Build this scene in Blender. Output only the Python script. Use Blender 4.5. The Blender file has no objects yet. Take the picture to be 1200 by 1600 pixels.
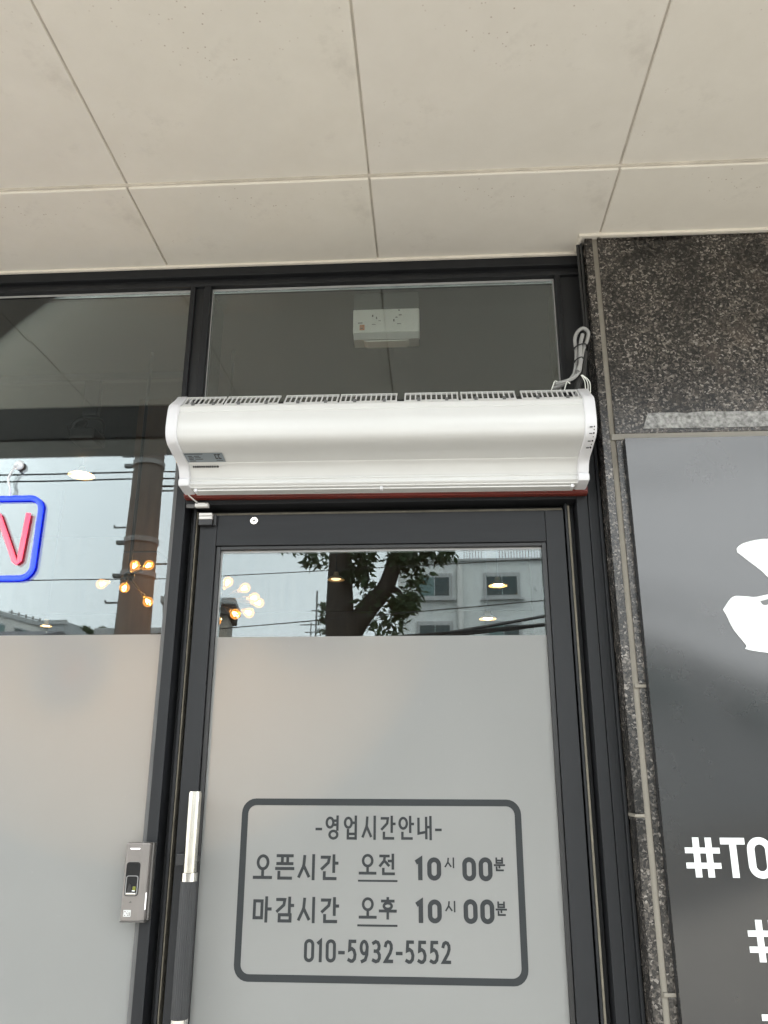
import bpy, bmesh, math, random
from mathutils import Vector, Matrix
random.seed(7)
SC = bpy.context.scene
COL = SC.collection

# ------------------------------------------------------------------ camera
cd = bpy.data.cameras.new('camera')
cam = bpy.data.objects.new('camera', cd); COL.objects.link(cam)
R_ = Vector((0.99828, 0.05853, 0.00247)); U_ = Vector((0.01570, -0.30787, 0.95130)); F_ = Vector((-0.05644, 0.94962, 0.30827))
m = Matrix.Identity(4)
for i in range(3):
    m[i][0] = R_[i]; m[i][1] = U_[i]; m[i][2] = -F_[i]
m[0][3], m[1][3], m[2][3] = 0.0, -1.8, 1.5
cam.matrix_world = m
cd.sensor_fit = 'VERTICAL'; cd.sensor_height = 24.0; cd.lens = 24.0 * 1249.2 / 1600.0
cd.clip_start = 0.02; cd.clip_end = 900
SC.camera = cam

# ------------------------------------------------------------------ sky
SUN_EL, SUN_AZ = math.radians(62), math.radians(25)
w = bpy.data.worlds.new('World'); SC.world = w; w.use_nodes = True
nt = w.node_tree; nt.nodes.clear()
out = nt.nodes.new('ShaderNodeOutputWorld'); bg = nt.nodes.new('ShaderNodeBackground')
sky = nt.nodes.new('ShaderNodeTexSky'); sky.sky_type = 'NISHITA'; sky.sun_disc = False
sky.sun_elevation = SUN_EL; sky.sun_rotation = SUN_AZ; sky.air_density = 1.0; sky.dust_density = 3.0
hs = nt.nodes.new('ShaderNodeHueSaturation'); hs.inputs['Saturation'].default_value = 0.22
# overcast: an even grey cloud layer with faint soft billows over the clear-sky light
tc = nt.nodes.new('ShaderNodeTexCoord')
nz = nt.nodes.new('ShaderNodeTexNoise'); nz.inputs['Scale'].default_value = 2.2; nz.inputs['Detail'].default_value = 5
cr = nt.nodes.new('ShaderNodeValToRGB')
cr.color_ramp.elements[0].position = 0.3; cr.color_ramp.elements[0].color = (8.5, 9.0, 9.15, 1)
cr.color_ramp.elements[1].position = 0.75; cr.color_ramp.elements[1].color = (10.0, 10.3, 10.35, 1)
mx = nt.nodes.new('ShaderNodeMix'); mx.data_type = 'RGBA'; mx.inputs[0].default_value = 0.8
L = nt.links
L.new(sky.outputs[0], hs.inputs['Color']); L.new(tc.outputs['Generated'], nz.inputs['Vector'])
L.new(nz.outputs['Fac'], cr.inputs['Fac']); L.new(hs.outputs[0], mx.inputs[6]); L.new(cr.outputs[0], mx.inputs[7])
L.new(mx.outputs[2], bg.inputs['Color']); L.new(bg.outputs[0], out.inputs[0])
bg.inputs['Strength'].default_value = 0.10

# ------------------------------------------------------------------ sun (behind cloud)
sd = bpy.data.lights.new('sun', 'SUN'); sd.energy = 0.8; sd.angle = math.radians(30); sd.color = (1, 0.97, 0.92)
so = bpy.data.objects.new('sun', sd); COL.objects.link(so)
dirv = Vector((math.sin(SUN_AZ) * math.cos(SUN_EL), math.cos(SUN_AZ) * math.cos(SUN_EL), math.sin(SUN_EL)))
so.rotation_euler = dirv.to_track_quat('Z', 'Y').to_euler()

vs = SC.view_settings
vs.view_transform = 'Standard'; vs.look = 'None'; vs.gamma = 1.0; vs.exposure = 2.55; vs.use_curve_mapping = False
cy = SC.cycles
cy.max_bounces = 7; cy.diffuse_bounces = 4; cy.glossy_bounces = 3; cy.transmission_bounces = 4; cy.transparent_max_bounces = 16
cy.use_adaptive_sampling = True; cy.adaptive_threshold = 0.02
cy.use_denoising = True; cy.sample_clamp_indirect = 6.0; cy.caustics_reflective = False; cy.caustics_refractive = False

# ------------------------------------------------------------------ materials
def newmat(name):
    mt = bpy.data.materials.new(name); mt.use_nodes = True
    n = mt.node_tree; b = n.nodes['Principled BSDF']
    return mt, n, b
def noise(n, scale, detail=4, rough=0.55, coord='Object', stretch=None):
    tcn = n.nodes.new('ShaderNodeTexCoord'); t = n.nodes.new('ShaderNodeTexNoise')
    t.inputs['Scale'].default_value = scale; t.inputs['Detail'].default_value = detail; t.inputs['Roughness'].default_value = rough
    if stretch:
        mp = n.nodes.new('ShaderNodeMapping'); mp.inputs['Scale'].default_value = stretch
        n.links.new(tcn.outputs[coord], mp.inputs[0]); n.links.new(mp.outputs[0], t.inputs['Vector'])
    else:
        n.links.new(tcn.outputs[coord], t.inputs['Vector'])
    return t
def ramp(n, src, stops):
    r = n.nodes.new('ShaderNodeValToRGB'); e = r.color_ramp.elements
    while len(e) < len(stops): e.new(0.5)
    for el, (p, c) in zip(e, stops):
        el.position = p; el.color = (*c, 1) if len(c) == 3 else c
    n.links.new(src, r.inputs['Fac']); return r
def mixc(n, fac, a, b, mode='MIX'):
    x = n.nodes.new('ShaderNodeMix'); x.data_type = 'RGBA'; x.blend_type = mode
    for k, v in ((0, fac), (6, a), (7, b)):
        if hasattr(v, 'default_value') or hasattr(v, 'links'): n.links.new(v, x.inputs[k])
        elif isinstance(v, (int, float)): x.inputs[k].default_value = v
        else: x.inputs[k].default_value = (*v, 1)
    return x.outputs[2]
def bump(n, b, h, strength, dist=0.002):
    bp = n.nodes.new('ShaderNodeBump'); bp.inputs['Strength'].default_value = strength; bp.inputs['Distance'].default_value = dist
    n.links.new(h, bp.inputs['Height']); n.links.new(bp.outputs[0], b.inputs['Normal'])
def plain(name, col, rough=0.5, metal=0.0, spec=0.5, var=0.12, scale=14, bmp=0.0, bscale=300, stretch=None):
    mt, n, b = newmat(name)
    t = noise(n, scale, 5, 0.6, stretch=stretch)
    lo = tuple(c * (1 - var) for c in col); hi = tuple(min(1, c * (1 + var)) for c in col)
    r = ramp(n, t.outputs['Fac'], [(0.3, lo), (0.7, hi)])
    n.links.new(r.outputs[0], b.inputs['Base Color'])
    rr = n.nodes.new('ShaderNodeMapRange'); rr.inputs[3].default_value = max(0, rough - 0.06); rr.inputs[4].default_value = min(1, rough + 0.06)
    n.links.new(t.outputs['Fac'], rr.inputs[0]); n.links.new(rr.outputs[0], b.inputs['Roughness'])
    b.inputs['Metallic'].default_value = metal; b.inputs['Specular IOR Level'].default_value = spec
    if bmp:
        t2 = noise(n, bscale, 2); bump(n, b, t2.outputs['Fac'], bmp)
    return mt
def emit(name, col, strength, base=(0.02, 0.02, 0.02)):
    mt, n, b = newmat(name)
    b.inputs['Base Color'].default_value = (*base, 1); b.inputs['Emission Color'].default_value = (*col, 1)
    b.inputs['Emission Strength'].default_value = strength; b.inputs['Roughness'].default_value = 0.4
    return mt

M = {}
# soffit: cream paint with fine pitting, smudges and scratches
def soffit_mat():
    mt, n, b = newmat('cream_soffit_paint')
    big = noise(n, 1.6, 4, coord='Generated'); sm = noise(n, 9, 6, 0.65)
    base = ramp(n, sm.outputs['Fac'], [(0.25, (0.735, 0.70, 0.635)), (0.75, (0.79, 0.757, 0.693))])
    info = n.nodes.new('ShaderNodeObjectInfo')
    tint = ramp(n, info.outputs['Random'], [(0.0, (0.97, 0.965, 0.97)), (1.0, (1.0, 0.995, 0.98))])
    c = mixc(n, 1.0, base.outputs[0], tint.outputs[0], 'MULTIPLY')
    # smudges
    sg = noise(n, 5.5, 7, 0.7); sgr = ramp(n, sg.outputs['Fac'], [(0.58, (0, 0, 0)), (0.72, (0.30, 0.30, 0.30))])
    c = mixc(n, sgr.outputs[0], c, (0.45, 0.41, 0.36))
    # pits / rust specks, gathered in patches
    vo = n.nodes.new('ShaderNodeTexVoronoi'); vo.inputs['Scale'].default_value = 62
    tcn = n.nodes.new('ShaderNodeTexCoord'); n.links.new(tcn.outputs['Object'], vo.inputs['Vector'])
    d = ramp(n, vo.outputs['Distance'], [(0.07, (1, 1, 1)), (0.13, (0, 0, 0))])
    pt = noise(n, 2.3, 2); ptr = ramp(n, pt.outputs['Fac'], [(0.53, (0, 0, 0)), (0.64, (0.75, 0.75, 0.75))])
    f = mixc(n, 1.0, d.outputs[0], ptr.outputs[0], 'MULTIPLY')
    c = mixc(n, f, c, (0.36, 0.27, 0.20))
    n.links.new(c, b.inputs['Base Color']); b.inputs['Roughness'].default_value = 0.55
    bump(n, b, sm.outputs['Fac'], 0.06, 0.002)
    return mt
M['soffit'] = soffit_mat()
M['soffit_trim'] = plain('cream_trim', (0.74, 0.695, 0.615), 0.5, var=0.06, scale=20)
M['joint'] = plain('joint_filler', (0.55, 0.51, 0.45), 0.8, var=0.15)
M['frame'] = plain('charcoal_aluminium', (0.015, 0.016, 0.018), 0.48, spec=0.26, var=0.12, scale=5, stretch=(6, 6, 1), bmp=0.03)
M['frame_dark'] = plain('black_recess', (0.007, 0.008, 0.010), 0.5, var=0.2)
M['gasket'] = plain('grey_gasket', (0.10, 0.10, 0.10), 0.6, var=0.15)
M['gasket_light'] = plain('silver_spacer', (0.36, 0.36, 0.36), 0.8, spec=0.1, var=0.1)
M['pile'] = plain('beige_weatherstrip', (0.15, 0.135, 0.105), 0.9, var=0.25, scale=40)
M['door'] = plain('charcoal_door_coating', (0.019, 0.020, 0.022), 0.46, spec=0.26, var=0.12, scale=4, stretch=(5, 5, 1), bmp=0.03)
M['door_rail'] = plain('charcoal_rail_coating', (0.017, 0.018, 0.020), 0.46, spec=0.26, var=0.14, scale=6, stretch=(1, 5, 8), bmp=0.03)
M['black_plastic'] = plain('black_plastic', (0.015, 0.015, 0.016), 0.4)
M['chrome'] = plain('polished_chrome', (0.80, 0.78, 0.74), 0.10, metal=1.0, var=0.04)
M['brushed'] = plain('satin_steel', (0.68, 0.66, 0.60), 0.22, metal=1.0, var=0.1)
M['brass'] = plain('brass_screw', (0.70, 0.55, 0.25), 0.3, metal=1.0)
M['grip'] = plain('black_ribbed_grip', (0.028, 0.029, 0.031), 0.5, var=0.2, scale=30, stretch=(30, 30, 1))
M['white'] = plain('white_enamel_cover', (0.635, 0.637, 0.628), 0.24, var=0.035, scale=4)
M['white_cap'] = plain('white_abs_endcap', (0.68, 0.68, 0.705), 0.32, var=0.02)
M['white_box'] = plain('white_plastic', (0.90, 0.91, 0.86), 0.45, var=0.05)
M['sensor'] = plain('pale_grey_plastic', (0.62, 0.61, 0.59), 0.42, var=0.06)
M['red'] = plain('dark_red_paint', (0.15, 0.022, 0.014), 0.4, var=0.3, scale=7, stretch=(1, 8, 8))
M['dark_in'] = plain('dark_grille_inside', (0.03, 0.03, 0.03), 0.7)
M['label'] = plain('silver_blue_label', (0.22, 0.255, 0.28), 0.35, var=0.05)
M['ink'] = plain('black_print', (0.02, 0.02, 0.02), 0.5)
M['grey_print'] = plain('grey_print', (0.05, 0.055, 0.06), 0.5)
M['cable'] = plain('grey_cable_sheath', (0.32, 0.32, 0.315), 0.5, var=0.08)
M['cable_dark'] = plain('black_tape', (0.018, 0.018, 0.018), 0.5)
M['reader'] = plain('bronze_grey_case', (0.20, 0.185, 0.175), 0.34, metal=0.35, var=0.04, scale=30)
M['reader_dark'] = plain('reader_dark_edge', (0.09, 0.085, 0.08), 0.4)
M['gloss_black'] = plain('gloss_black', (0.012, 0.013, 0.014), 0.12, var=0.05)
M['olive'] = plain('sensor_olive_window', (0.16, 0.17, 0.03), 0.2)
M['decal'] = plain('white_vinyl', (0.72, 0.74, 0.74), 0.45, var=0.02)
M['letter'] = plain('charcoal_vinyl_letter', (0.030, 0.033, 0.035), 0.6, var=0.06, spec=0.2)
M['mortar'] = plain('grey_beige_sealant', (0.235, 0.215, 0.18), 0.7, var=0.12, scale=10)
M['residue'] = plain('adhesive_residue', (0.27, 0.27, 0.265), 0.7, var=0.65, scale=110)
M['orange'] = plain('orange_sticker', (0.60, 0.24, 0.10), 0.5)

def granite_mat():
    mt, n, b = newmat('dark_brown_granite')
    tcn = n.nodes.new('ShaderNodeTexCoord')
    dn = noise(n, 70, 3); ad = n.nodes.new('ShaderNodeVectorMath'); ad.operation = 'MULTIPLY_ADD'; ad.inputs[1].default_value = (0.016, 0.016, 0.016)
    n.links.new(dn.outputs['Color'], ad.inputs[0]); n.links.new(tcn.outputs['Object'], ad.inputs[2])
    v = n.nodes.new('ShaderNodeTexVoronoi'); v.inputs['Scale'].default_value = 235; n.links.new(ad.outputs[0], v.inputs['Vector'])
    v2 = n.nodes.new('ShaderNodeTexVoronoi'); v2.feature = 'DISTANCE_TO_EDGE'; v2.inputs['Scale'].default_value = 170; n.links.new(ad.outputs[0], v2.inputs['Vector'])
    big = noise(n, 26, 5, 0.7)
    sep = n.nodes.new('ShaderNodeSeparateColor'); n.links.new(v.outputs['Color'], sep.inputs[0])
    base = ramp(n, sep.outputs[0], [(0.0, (0.008, 0.008, 0.008)), (0.45, (0.024, 0.022, 0.020)), (0.68, (0.060, 0.053, 0.046)), (0.86, (0.112, 0.098, 0.085)), (0.97, (0.23, 0.21, 0.19))])
    vein = ramp(n, v2.outputs['Distance'], [(0.0, (0.5, 0.5, 0.5)), (0.06, (0, 0, 0))])
    vm = ramp(n, big.outputs['Fac'], [(0.45, (0, 0, 0)), (0.62, (1, 1, 1))])
    f = mixc(n, 1.0, vein.outputs[0], vm.outputs[0], 'MULTIPLY')
    c = mixc(n, f, base.outputs[0], (0.19, 0.17, 0.15))
    br = noise(n, 7, 5, 0.65); brr = ramp(n, br.outputs['Fac'], [(0.58, (0, 0, 0)), (0.74, (0.4, 0.4, 0.4))])
    c = mixc(n, brr.outputs[0], c, (0.11, 0.085, 0.068))
    dk = noise(n, 8, 5, 0.65); dkr = ramp(n, dk.outputs['Fac'], [(0.34, (0.28, 0.28, 0.28)), (0.64, (1.2, 1.2, 1.2))])
    c = mixc(n, 1.0, c, dkr.outputs[0], 'MULTIPLY')
    n.links.new(c, b.inputs['Base Color']); b.inputs['Roughness'].default_value = 0.26
    bump(n, b, sep.outputs[0], 0.10, 0.0006)
    return mt
M['granite'] = granite_mat()

def glass_mat(name, tint, mult):
    mt = bpy.data.materials.new(name); mt.use_nodes = True; n = mt.node_tree; n.nodes.clear()
    o = n.nodes.new('ShaderNodeOutputMaterial'); tr = n.nodes.new('ShaderNodeBsdfTransparent'); tr.inputs[0].default_value = (*tint, 1)
    gl = n.nodes.new('ShaderNodeBsdfGlossy'); gl.inputs['Roughness'].default_value = 0.0; gl.inputs['Color'].default_value = (0.90, 0.98, 1, 1)
    fr = n.nodes.new('ShaderNodeFresnel'); fr.inputs['IOR'].default_value = 1.52
    ml = n.nodes.new('ShaderNodeMath'); ml.operation = 'MULTIPLY'; ml.use_clamp = True; ml.inputs[1].default_value = mult
    t = noise(n, 2.6, 2, 0.4); bp = n.nodes.new('ShaderNodeBump'); bp.inputs['Strength'].default_value = 0.035; bp.inputs['Distance'].default_value = 0.004
    n.links.new(t.outputs['Fac'], bp.inputs['Height']); n.links.new(bp.outputs[0], gl.inputs['Normal'])
    mxs = n.nodes.new('ShaderNodeMixShader'); n.links.new(fr.outputs[0], ml.inputs[0]); n.links.new(ml.outputs[0], mxs.inputs[0])
    n.links.new(tr.outputs[0], mxs.inputs[1]); n.links.new(gl.outputs[0], mxs.inputs[2]); n.links.new(mxs.outputs[0], o.inputs[0])
    return mt
M['glass'] = glass_mat('window_glass', (0.93, 0.95, 0.94), 1.75)
M['bulb_glass'] = glass_mat('amber_bulb_glass', (1.0, 0.72, 0.38), 1.0)
_n = M['bulb_glass'].node_tree; _o = [k for k in _n.nodes if k.type == 'OUTPUT_MATERIAL'][0]; _a = _n.nodes.new('ShaderNodeAddShader'); _e = _n.nodes.new('ShaderNodeEmission')
_e.inputs[0].default_value = (1.0, 0.42, 0.10, 1); _e.inputs[1].default_value = 0.05      # the coated glass glows with its filament
_n.links.new(_o.inputs[0].links[0].from_socket, _a.inputs[0]); _n.links.new(_e.outputs[0], _a.inputs[1]); _n.links.new(_a.outputs[0], _o.inputs[0])
M['far_glass'] = plain('dark_window_glass', (0.03, 0.05, 0.05), 0.05, var=0.1)
M['far_glass_green'] = plain('curtained_window_glass', (0.10, 0.17, 0.165), 0.08, var=0.1)

def film_mat():
    mt = bpy.data.materials.new('frosted_film'); mt.use_nodes = True; n = mt.node_tree; n.nodes.clear()
    o = n.nodes.new('ShaderNodeOutputMaterial')
    df = n.nodes.new('ShaderNodeBsdfDiffuse'); tl = n.nodes.new('ShaderNodeBsdfTranslucent'); gl = n.nodes.new('ShaderNodeBsdfGlossy')
    t = noise(n, 3.0, 5, 0.6); r = ramp(n, t.outputs['Fac'], [(0.3, (0.350, 0.358, 0.351)), (0.7, (0.392, 0.398, 0.390))])
    sc = noise(n, 60, 3, 0.6); scr = ramp(n, sc.outputs['Fac'], [(0.71, (0, 0, 0)), (0.76, (0.45, 0.45, 0.45))])
    c = mixc(n, scr.outputs[0], r.outputs[0], (0.55, 0.55, 0.54))
    n.links.new(c, df.inputs[0]); tl.inputs[0].default_value = (0.75, 0.73, 0.70, 1)
    gl.inputs['Roughness'].default_value = 0.42; gl.inputs['Color'].default_value = (1, 1, 1, 1)
    m1 = n.nodes.new('ShaderNodeMixShader'); m1.inputs[0].default_value = 0.45
    n.links.new(df.outputs[0], m1.inputs[1]); n.links.new(tl.outputs[0], m1.inputs[2])
    fr = n.nodes.new('ShaderNodeFresnel'); fr.inputs['IOR'].default_value = 1.45
    m2 = n.nodes.new('ShaderNodeMixShader'); n.links.new(fr.outputs[0], m2.inputs[0])
    n.links.new(m1.outputs[0], m2.inputs[1]); n.links.new(gl.outputs[0], m2.inputs[2]); n.links.new(m2.outputs[0], o.inputs[0])
    return mt
M['film'] = film_mat()

def panel_mat():
    mt, n, b = newmat('black_gloss_panel')
    t = noise(n, 4, 6, 0.65); r = ramp(n, t.outputs['Fac'], [(0.3, (0.017, 0.018, 0.019)), (0.75, (0.026, 0.026, 0.026))])
    dust = noise(n, 90, 3, 0.7); dr = ramp(n, dust.outputs['Fac'], [(0.74, (0, 0, 0)), (0.82, (0.06, 0.06, 0.06))])
    c = mixc(n, dr.outputs[0], r.outputs[0], (0.25, 0.25, 0.24))
    n.links.new(c, b.inputs['Base Color'])
    rr = n.nodes.new('ShaderNodeMapRange'); rr.inputs[3].default_value = 0.10; rr.inputs[4].default_value = 0.14
    n.links.new(t.outputs['Fac'], rr.inputs[0]); n.links.new(rr.outputs[0], b.inputs['Roughness'])
    b.inputs['IOR'].default_value = 1.68
    return mt
M['panel'] = panel_mat()

# ------------------------------------------------------------------ mesh helpers
def tag(o, label=None, cat=None, group=None, kind=None):
    if label: o['label'] = label
    if cat: o['category'] = cat
    if group: o['group'] = group
    if kind: o['kind'] = kind
    return o
def empty(name, loc, label, cat, group=None):
    o = bpy.data.objects.new(name, None); COL.objects.link(o); o.location = loc; o.empty_display_size = 0.1
    return tag(o, label, cat, group)
def origin_of(p):
    v = Vector((0, 0, 0))
    while p is not None:
        v += p.location; p = p.parent
    return v
def link(name, me, mat, parent=None, smooth=False):
    """me is in world coordinates; children are shifted back by their parents' origin"""
    o = bpy.data.objects.new(name, me); COL.objects.link(o)
    if mat is not None:
        me.materials.clear(); me.materials.append(mat)
    if smooth:
        for p in me.polygons: p.use_smooth = True
    if parent is not None:
        o.parent = parent; o.location = -origin_of(parent)
    else:
        xs = [v.co for v in me.vertices]
        if xs:
            c = Vector(((min(v.x for v in xs) + max(v.x for v in xs)) / 2, (min(v.y for v in xs) + max(v.y for v in xs)) / 2, min(v.z for v in xs)))
            me.transform(Matrix.Translation(-c)); o.location = c
    return o
def bm_link(name, bm, mat, parent=None, smooth=False):
    me = bpy.data.meshes.new(name); bm.normal_update(); bm.to_mesh(me); bm.free()
    return link(name, me, mat, parent, smooth)
def add_box(bm, x0, x1, y0, y1, z0, z1, mtx=None):
    c = [(x0, y0, z0), (x1, y0, z0), (x1, y1, z0), (x0, y1, z0), (x0, y0, z1), (x1, y0, z1), (x1, y1, z1), (x0, y1, z1)]
    v = [bm.verts.new(mtx @ Vector(p) if mtx else p) for p in c]
    for f in ((3, 2, 1, 0), (4, 5, 6, 7), (0, 1, 5, 4), (1, 2, 6, 5), (2, 3, 7, 6), (3, 0, 4, 7)):
        bm.faces.new([v[i] for i in f])
    return v
def bevel_all(bm, r, seg=2):
    bmesh.ops.bevel(bm, geom=list(bm.edges), offset=r, segments=seg, affect='EDGES', profile=0.5, clamp_overlap=True)
def box(name, x0, x1, y0, y1, z0, z1, mat, parent=None, bev=0.0, seg=2, mtx=None):
    bm = bmesh.new(); add_box(bm, x0, x1, y0, y1, z0, z1, mtx)
    if bev: bevel_all(bm, bev, seg)
    return bm_link(name, bm, mat, parent)
def sheet(name, x0, x1, y, z0, z1, mat, parent):
    """self-adhesive film, a tenth of a millimetre thick in life"""
    bm = bmesh.new(); bm.faces.new([bm.verts.new(p) for p in ((x0, y, z0), (x1, y, z0), (x1, y, z1), (x0, y, z1))])
    return bm_link(name, bm, mat, parent)
def add_prism_x(bm, prof, x0, x1, closed=True, caps=True):
    a = [bm.verts.new((x0, y, z)) for y, z in prof]; b = [bm.verts.new((x1, y, z)) for y, z in prof]
    k = len(prof)
    for i in range(k if closed else k - 1):
        j = (i + 1) % k
        bm.faces.new((a[i], a[j], b[j], b[i]))
    if caps and closed:
        bm.faces.new(list(reversed(a))); bm.faces.new(b)
def add_tube(bm, pts, r, seg=10, caps=True):
    pts = [Vector(p) for p in pts]; rings = []
    up = None
    for i, p in enumerate(pts):
        t = (pts[min(i + 1, len(pts) - 1)] - pts[max(i - 1, 0)]).normalized()
        if up is None: up = t.orthogonal().normalized()
        up = (up - t * up.dot(t)).normalized(); sd_ = t.cross(up)
        rr = r[i] if isinstance(r, (list, tuple)) else r
        rings.append([bm.verts.new(p + (up * math.cos(a) + sd_ * math.sin(a)) * rr) for a in [2 * math.pi * k / seg for k in range(seg)]])
    for a, b in zip(rings, rings[1:]):
        for k in range(seg):
            bm.faces.new((a[k], a[(k + 1) % seg], b[(k + 1) % seg], b[k]))
    if caps:
        bm.faces.new(list(reversed(rings[0]))); bm.faces.new(rings[-1])
def tube(name, pts, r, mat, parent=None, seg=10):
    bm = bmesh.new(); add_tube(bm, pts, r, seg); o = bm_link(name, bm, mat, parent, True)
    o.data.set_sharp_from_angle(angle=math.radians(60)); return o
def cyl_y(name, x, z, y0, y1, r, mat, parent=None, seg=24, bev=0.0):
    bm = bmesh.new(); add_tube(bm, [(x, y0, z), (x, y1, z)], r, seg)
    if bev: bmesh.ops.bevel(bm, geom=[e for e in bm.edges if len(e.link_faces) == 2 and any(len(f.verts) > 4 for f in e.link_faces)], offset=bev, segments=2, affect='EDGES', profile=0.5)
    return bm_link(name, bm, mat, parent)
def spline(pts, n=8):
    """Catmull-Rom through points"""
    P = [Vector(p) for p in pts]; P = [P[0] * 2 - P[1]] + P + [P[-1] * 2 - P[-2]]; o = []
    for i in range(1, len(P) - 2):
        for k in range(n):
            t = k / n; a, b, c, d = P[i - 1], P[i], P[i + 1], P[i + 2]
            o.append(0.5 * ((2 * b) + (c - a) * t + (2 * a - 5 * b + 4 * c - d) * t * t + (3 * b - a - 3 * c + d) * t ** 3))
    o.append(P[-2]); return o
def add_poly_xz(bm, pts, y0, y1):
    """flat shape in the XZ plane with thickness y0 (front, smaller) to y1"""
    a = [bm.verts.new((x, y0, z)) for x, z in pts]; b = [bm.verts.new((x, y1, z)) for x, z in pts]
    try:
        bm.faces.new(a); bm.faces.new(list(reversed(b)))
    except ValueError: pass
    k = len(pts)
    for i in range(k):
        bm.faces.new((a[i], b[i], b[(i + 1) % k], a[(i + 1) % k]))
    bmesh.ops.recalc_face_normals(bm, faces=bm.faces)
def rrect(x0, x1, z0, z1, r, n=6):
    o = []
    for cx, cz, a0 in ((x1 - r, z1 - r, 0), (x0 + r, z1 - r, 90), (x0 + r, z0 + r, 180), (x1 - r, z0 + r, 270)):
        for k in range(n + 1):
            a = math.radians(a0 + 90 * k / n); o.append((cx + r * math.cos(a), cz + r * math.sin(a)))
    return o
def add_ring_xz(bm, outer, inner, y0, y1):
    k = len(outer)
    v = [[bm.verts.new((x, y, z)) for x, z in loop] for loop in (outer, inner) for y in (y0, y1)]
    of, ob, inf, inb = v
    for i in range(k):
        j = (i + 1) % k
        bm.faces.new((of[i], of[j], inf[j], inf[i])); bm.faces.new((ob[j], ob[i], inb[i], inb[j]))
        bm.faces.new((of[j], of[i], ob[i], ob[j])); bm.faces.new((inf[i], inf[j], inb[j], inb[i]))
    bmesh.ops.recalc_face_normals(bm, faces=bm.faces)
def text(name, body, bx0, bx1, bz0, bz1, y, mat, parent, weight=0.02, thick=0.0006):
    """vinyl lettering fitted to the rectangle it fills on its surface"""
    cu = bpy.data.curves.new(name, 'FONT'); cu.body = body; cu.size = 1.0; cu.extrude = 0.01; cu.offset = weight; cu.resolution_u = 4
    o = bpy.data.objects.new(name, cu); COL.objects.link(o)
    dg = bpy.context.evaluated_depsgraph_get(); dg.update()
    me = bpy.data.meshes.new_from_object(o.evaluated_get(dg))
    bpy.data.objects.remove(o); bpy.data.curves.remove(cu)
    xs = [v.co.x for v in me.vertices]; ys = [v.co.y for v in me.vertices]
    x0, x1, y0, y1 = min(xs), max(xs), min(ys), max(ys)
    for v in me.vertices:
        X = bx0 + (v.co.x - x0) / (x1 - x0) * (bx1 - bx0); Z = bz0 + (v.co.y - y0) / (y1 - y0) * (bz1 - bz0)
        Y = y - thick if v.co.z > 0 else y
        v.co = (X, Y, Z)
    return link(name, me, mat, parent)
def copy_child(src, parent, loc):
    c = src.copy(); COL.objects.link(c); c.parent = parent; c.location = loc; return c

# ================================================================== SETTING
M['paving'] = plain('pale_paving', (0.36, 0.335, 0.30), 0.8, var=0.2, scale=3)
M['asphalt'] = plain('asphalt', (0.065, 0.065, 0.065), 0.9, var=0.2, scale=2)
M['kerb'] = plain('kerb_granite', (0.32, 0.32, 0.31), 0.8, var=0.15)
M['earth'] = plain('far_ground', (0.16, 0.15, 0.13), 0.95, var=0.2, scale=0.3)
tag(box('ground', -250, 250, -300, 120, -0.6, -0.14, M['earth']), kind='structure')
tag(box('road', -120, 120, -19, -9.15, -0.30, -0.12, M['asphalt']), kind='structure')
tag(box('pavement', -60, 60, -9.0, 0.0, -0.3, 0.0, M['paving']), kind='structure')
tag(box('kerb', -60, 60, -9.15, -9.0, -0.3, 0.01, M['kerb'], bev=0.015), kind='structure')
tag(box('road_marking', -60, 60, -14.1, -13.95, -0.121, -0.115, plain('yellow_road_paint', (0.6, 0.42, 0.08), 0.7)), kind='structure')

# the shop's room behind the glass
M['in_wall'] = plain('brown_timber_wall', (0.055, 0.036, 0.024), 0.8, var=0.3, scale=3, stretch=(6, 1, 0.6))
M['in_ceil'] = plain('charcoal_ceiling', (0.022, 0.024, 0.030), 0.7)
M['in_floor'] = plain('grey_shop_floor', (0.08, 0.075, 0.07), 0.5)
tag(box('shop_floor', -3.0, 1.5, 0.14, 3.1, -0.2, 0.0, M['in_floor']), kind='structure')
tag(box('shop_ceiling', -3.0, 1.5, 0.14, 3.1, 2.95, 3.05, M['in_ceil']), kind='structure')
wb = tag(box('shop_wall_back', -3.0, 1.5, 3.1, 3.2, -0.2, 3.05, M['in_wall']), kind='structure')
for k in range(3):     # panel joints across the timber wall
    box('wall_batten', -3.0, 1.5, 3.08, 3.099, 1.2 + 0.62 * k, 1.215 + 0.62 * k, M['in_wall'], wb)
tag(box('shop_wall_left', -3.1, -3.0, 0.14, 3.2, -0.2, 3.05, M['in_wall']), kind='structure')
tag(box('shop_wall_right', 0.62, 0.7, 0.14, 3.079, -0.2, 2.949, M['in_wall']), kind='structure')

# unseen storeys above the shop, added to block sky light
M['render_wall'] = plain('pale_render', (0.5, 0.48, 0.44), 0.85, var=0.08, scale=2)
bld = empty('shop_building', (-1.0, 0.3, 0), 'unseen upper storeys added above the cream canopy to block sky light', 'building')
box('sky_blocking_wall', -9, 9, 0.3, 9, 3.25, 9.5, M['render_wall'], bld)
box('side_wall', -9, -3.12, 0.25, 9, 0, 3.24, M['render_wall'], bld)
box('side_wall', 1.62, 9, 0.02, 9, 0, 3.24, M['render_wall'], bld)
box('rear_wall', -3.11, 1.61, 4.4, 9, 0, 3.24, M['render_wall'], bld)

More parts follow.
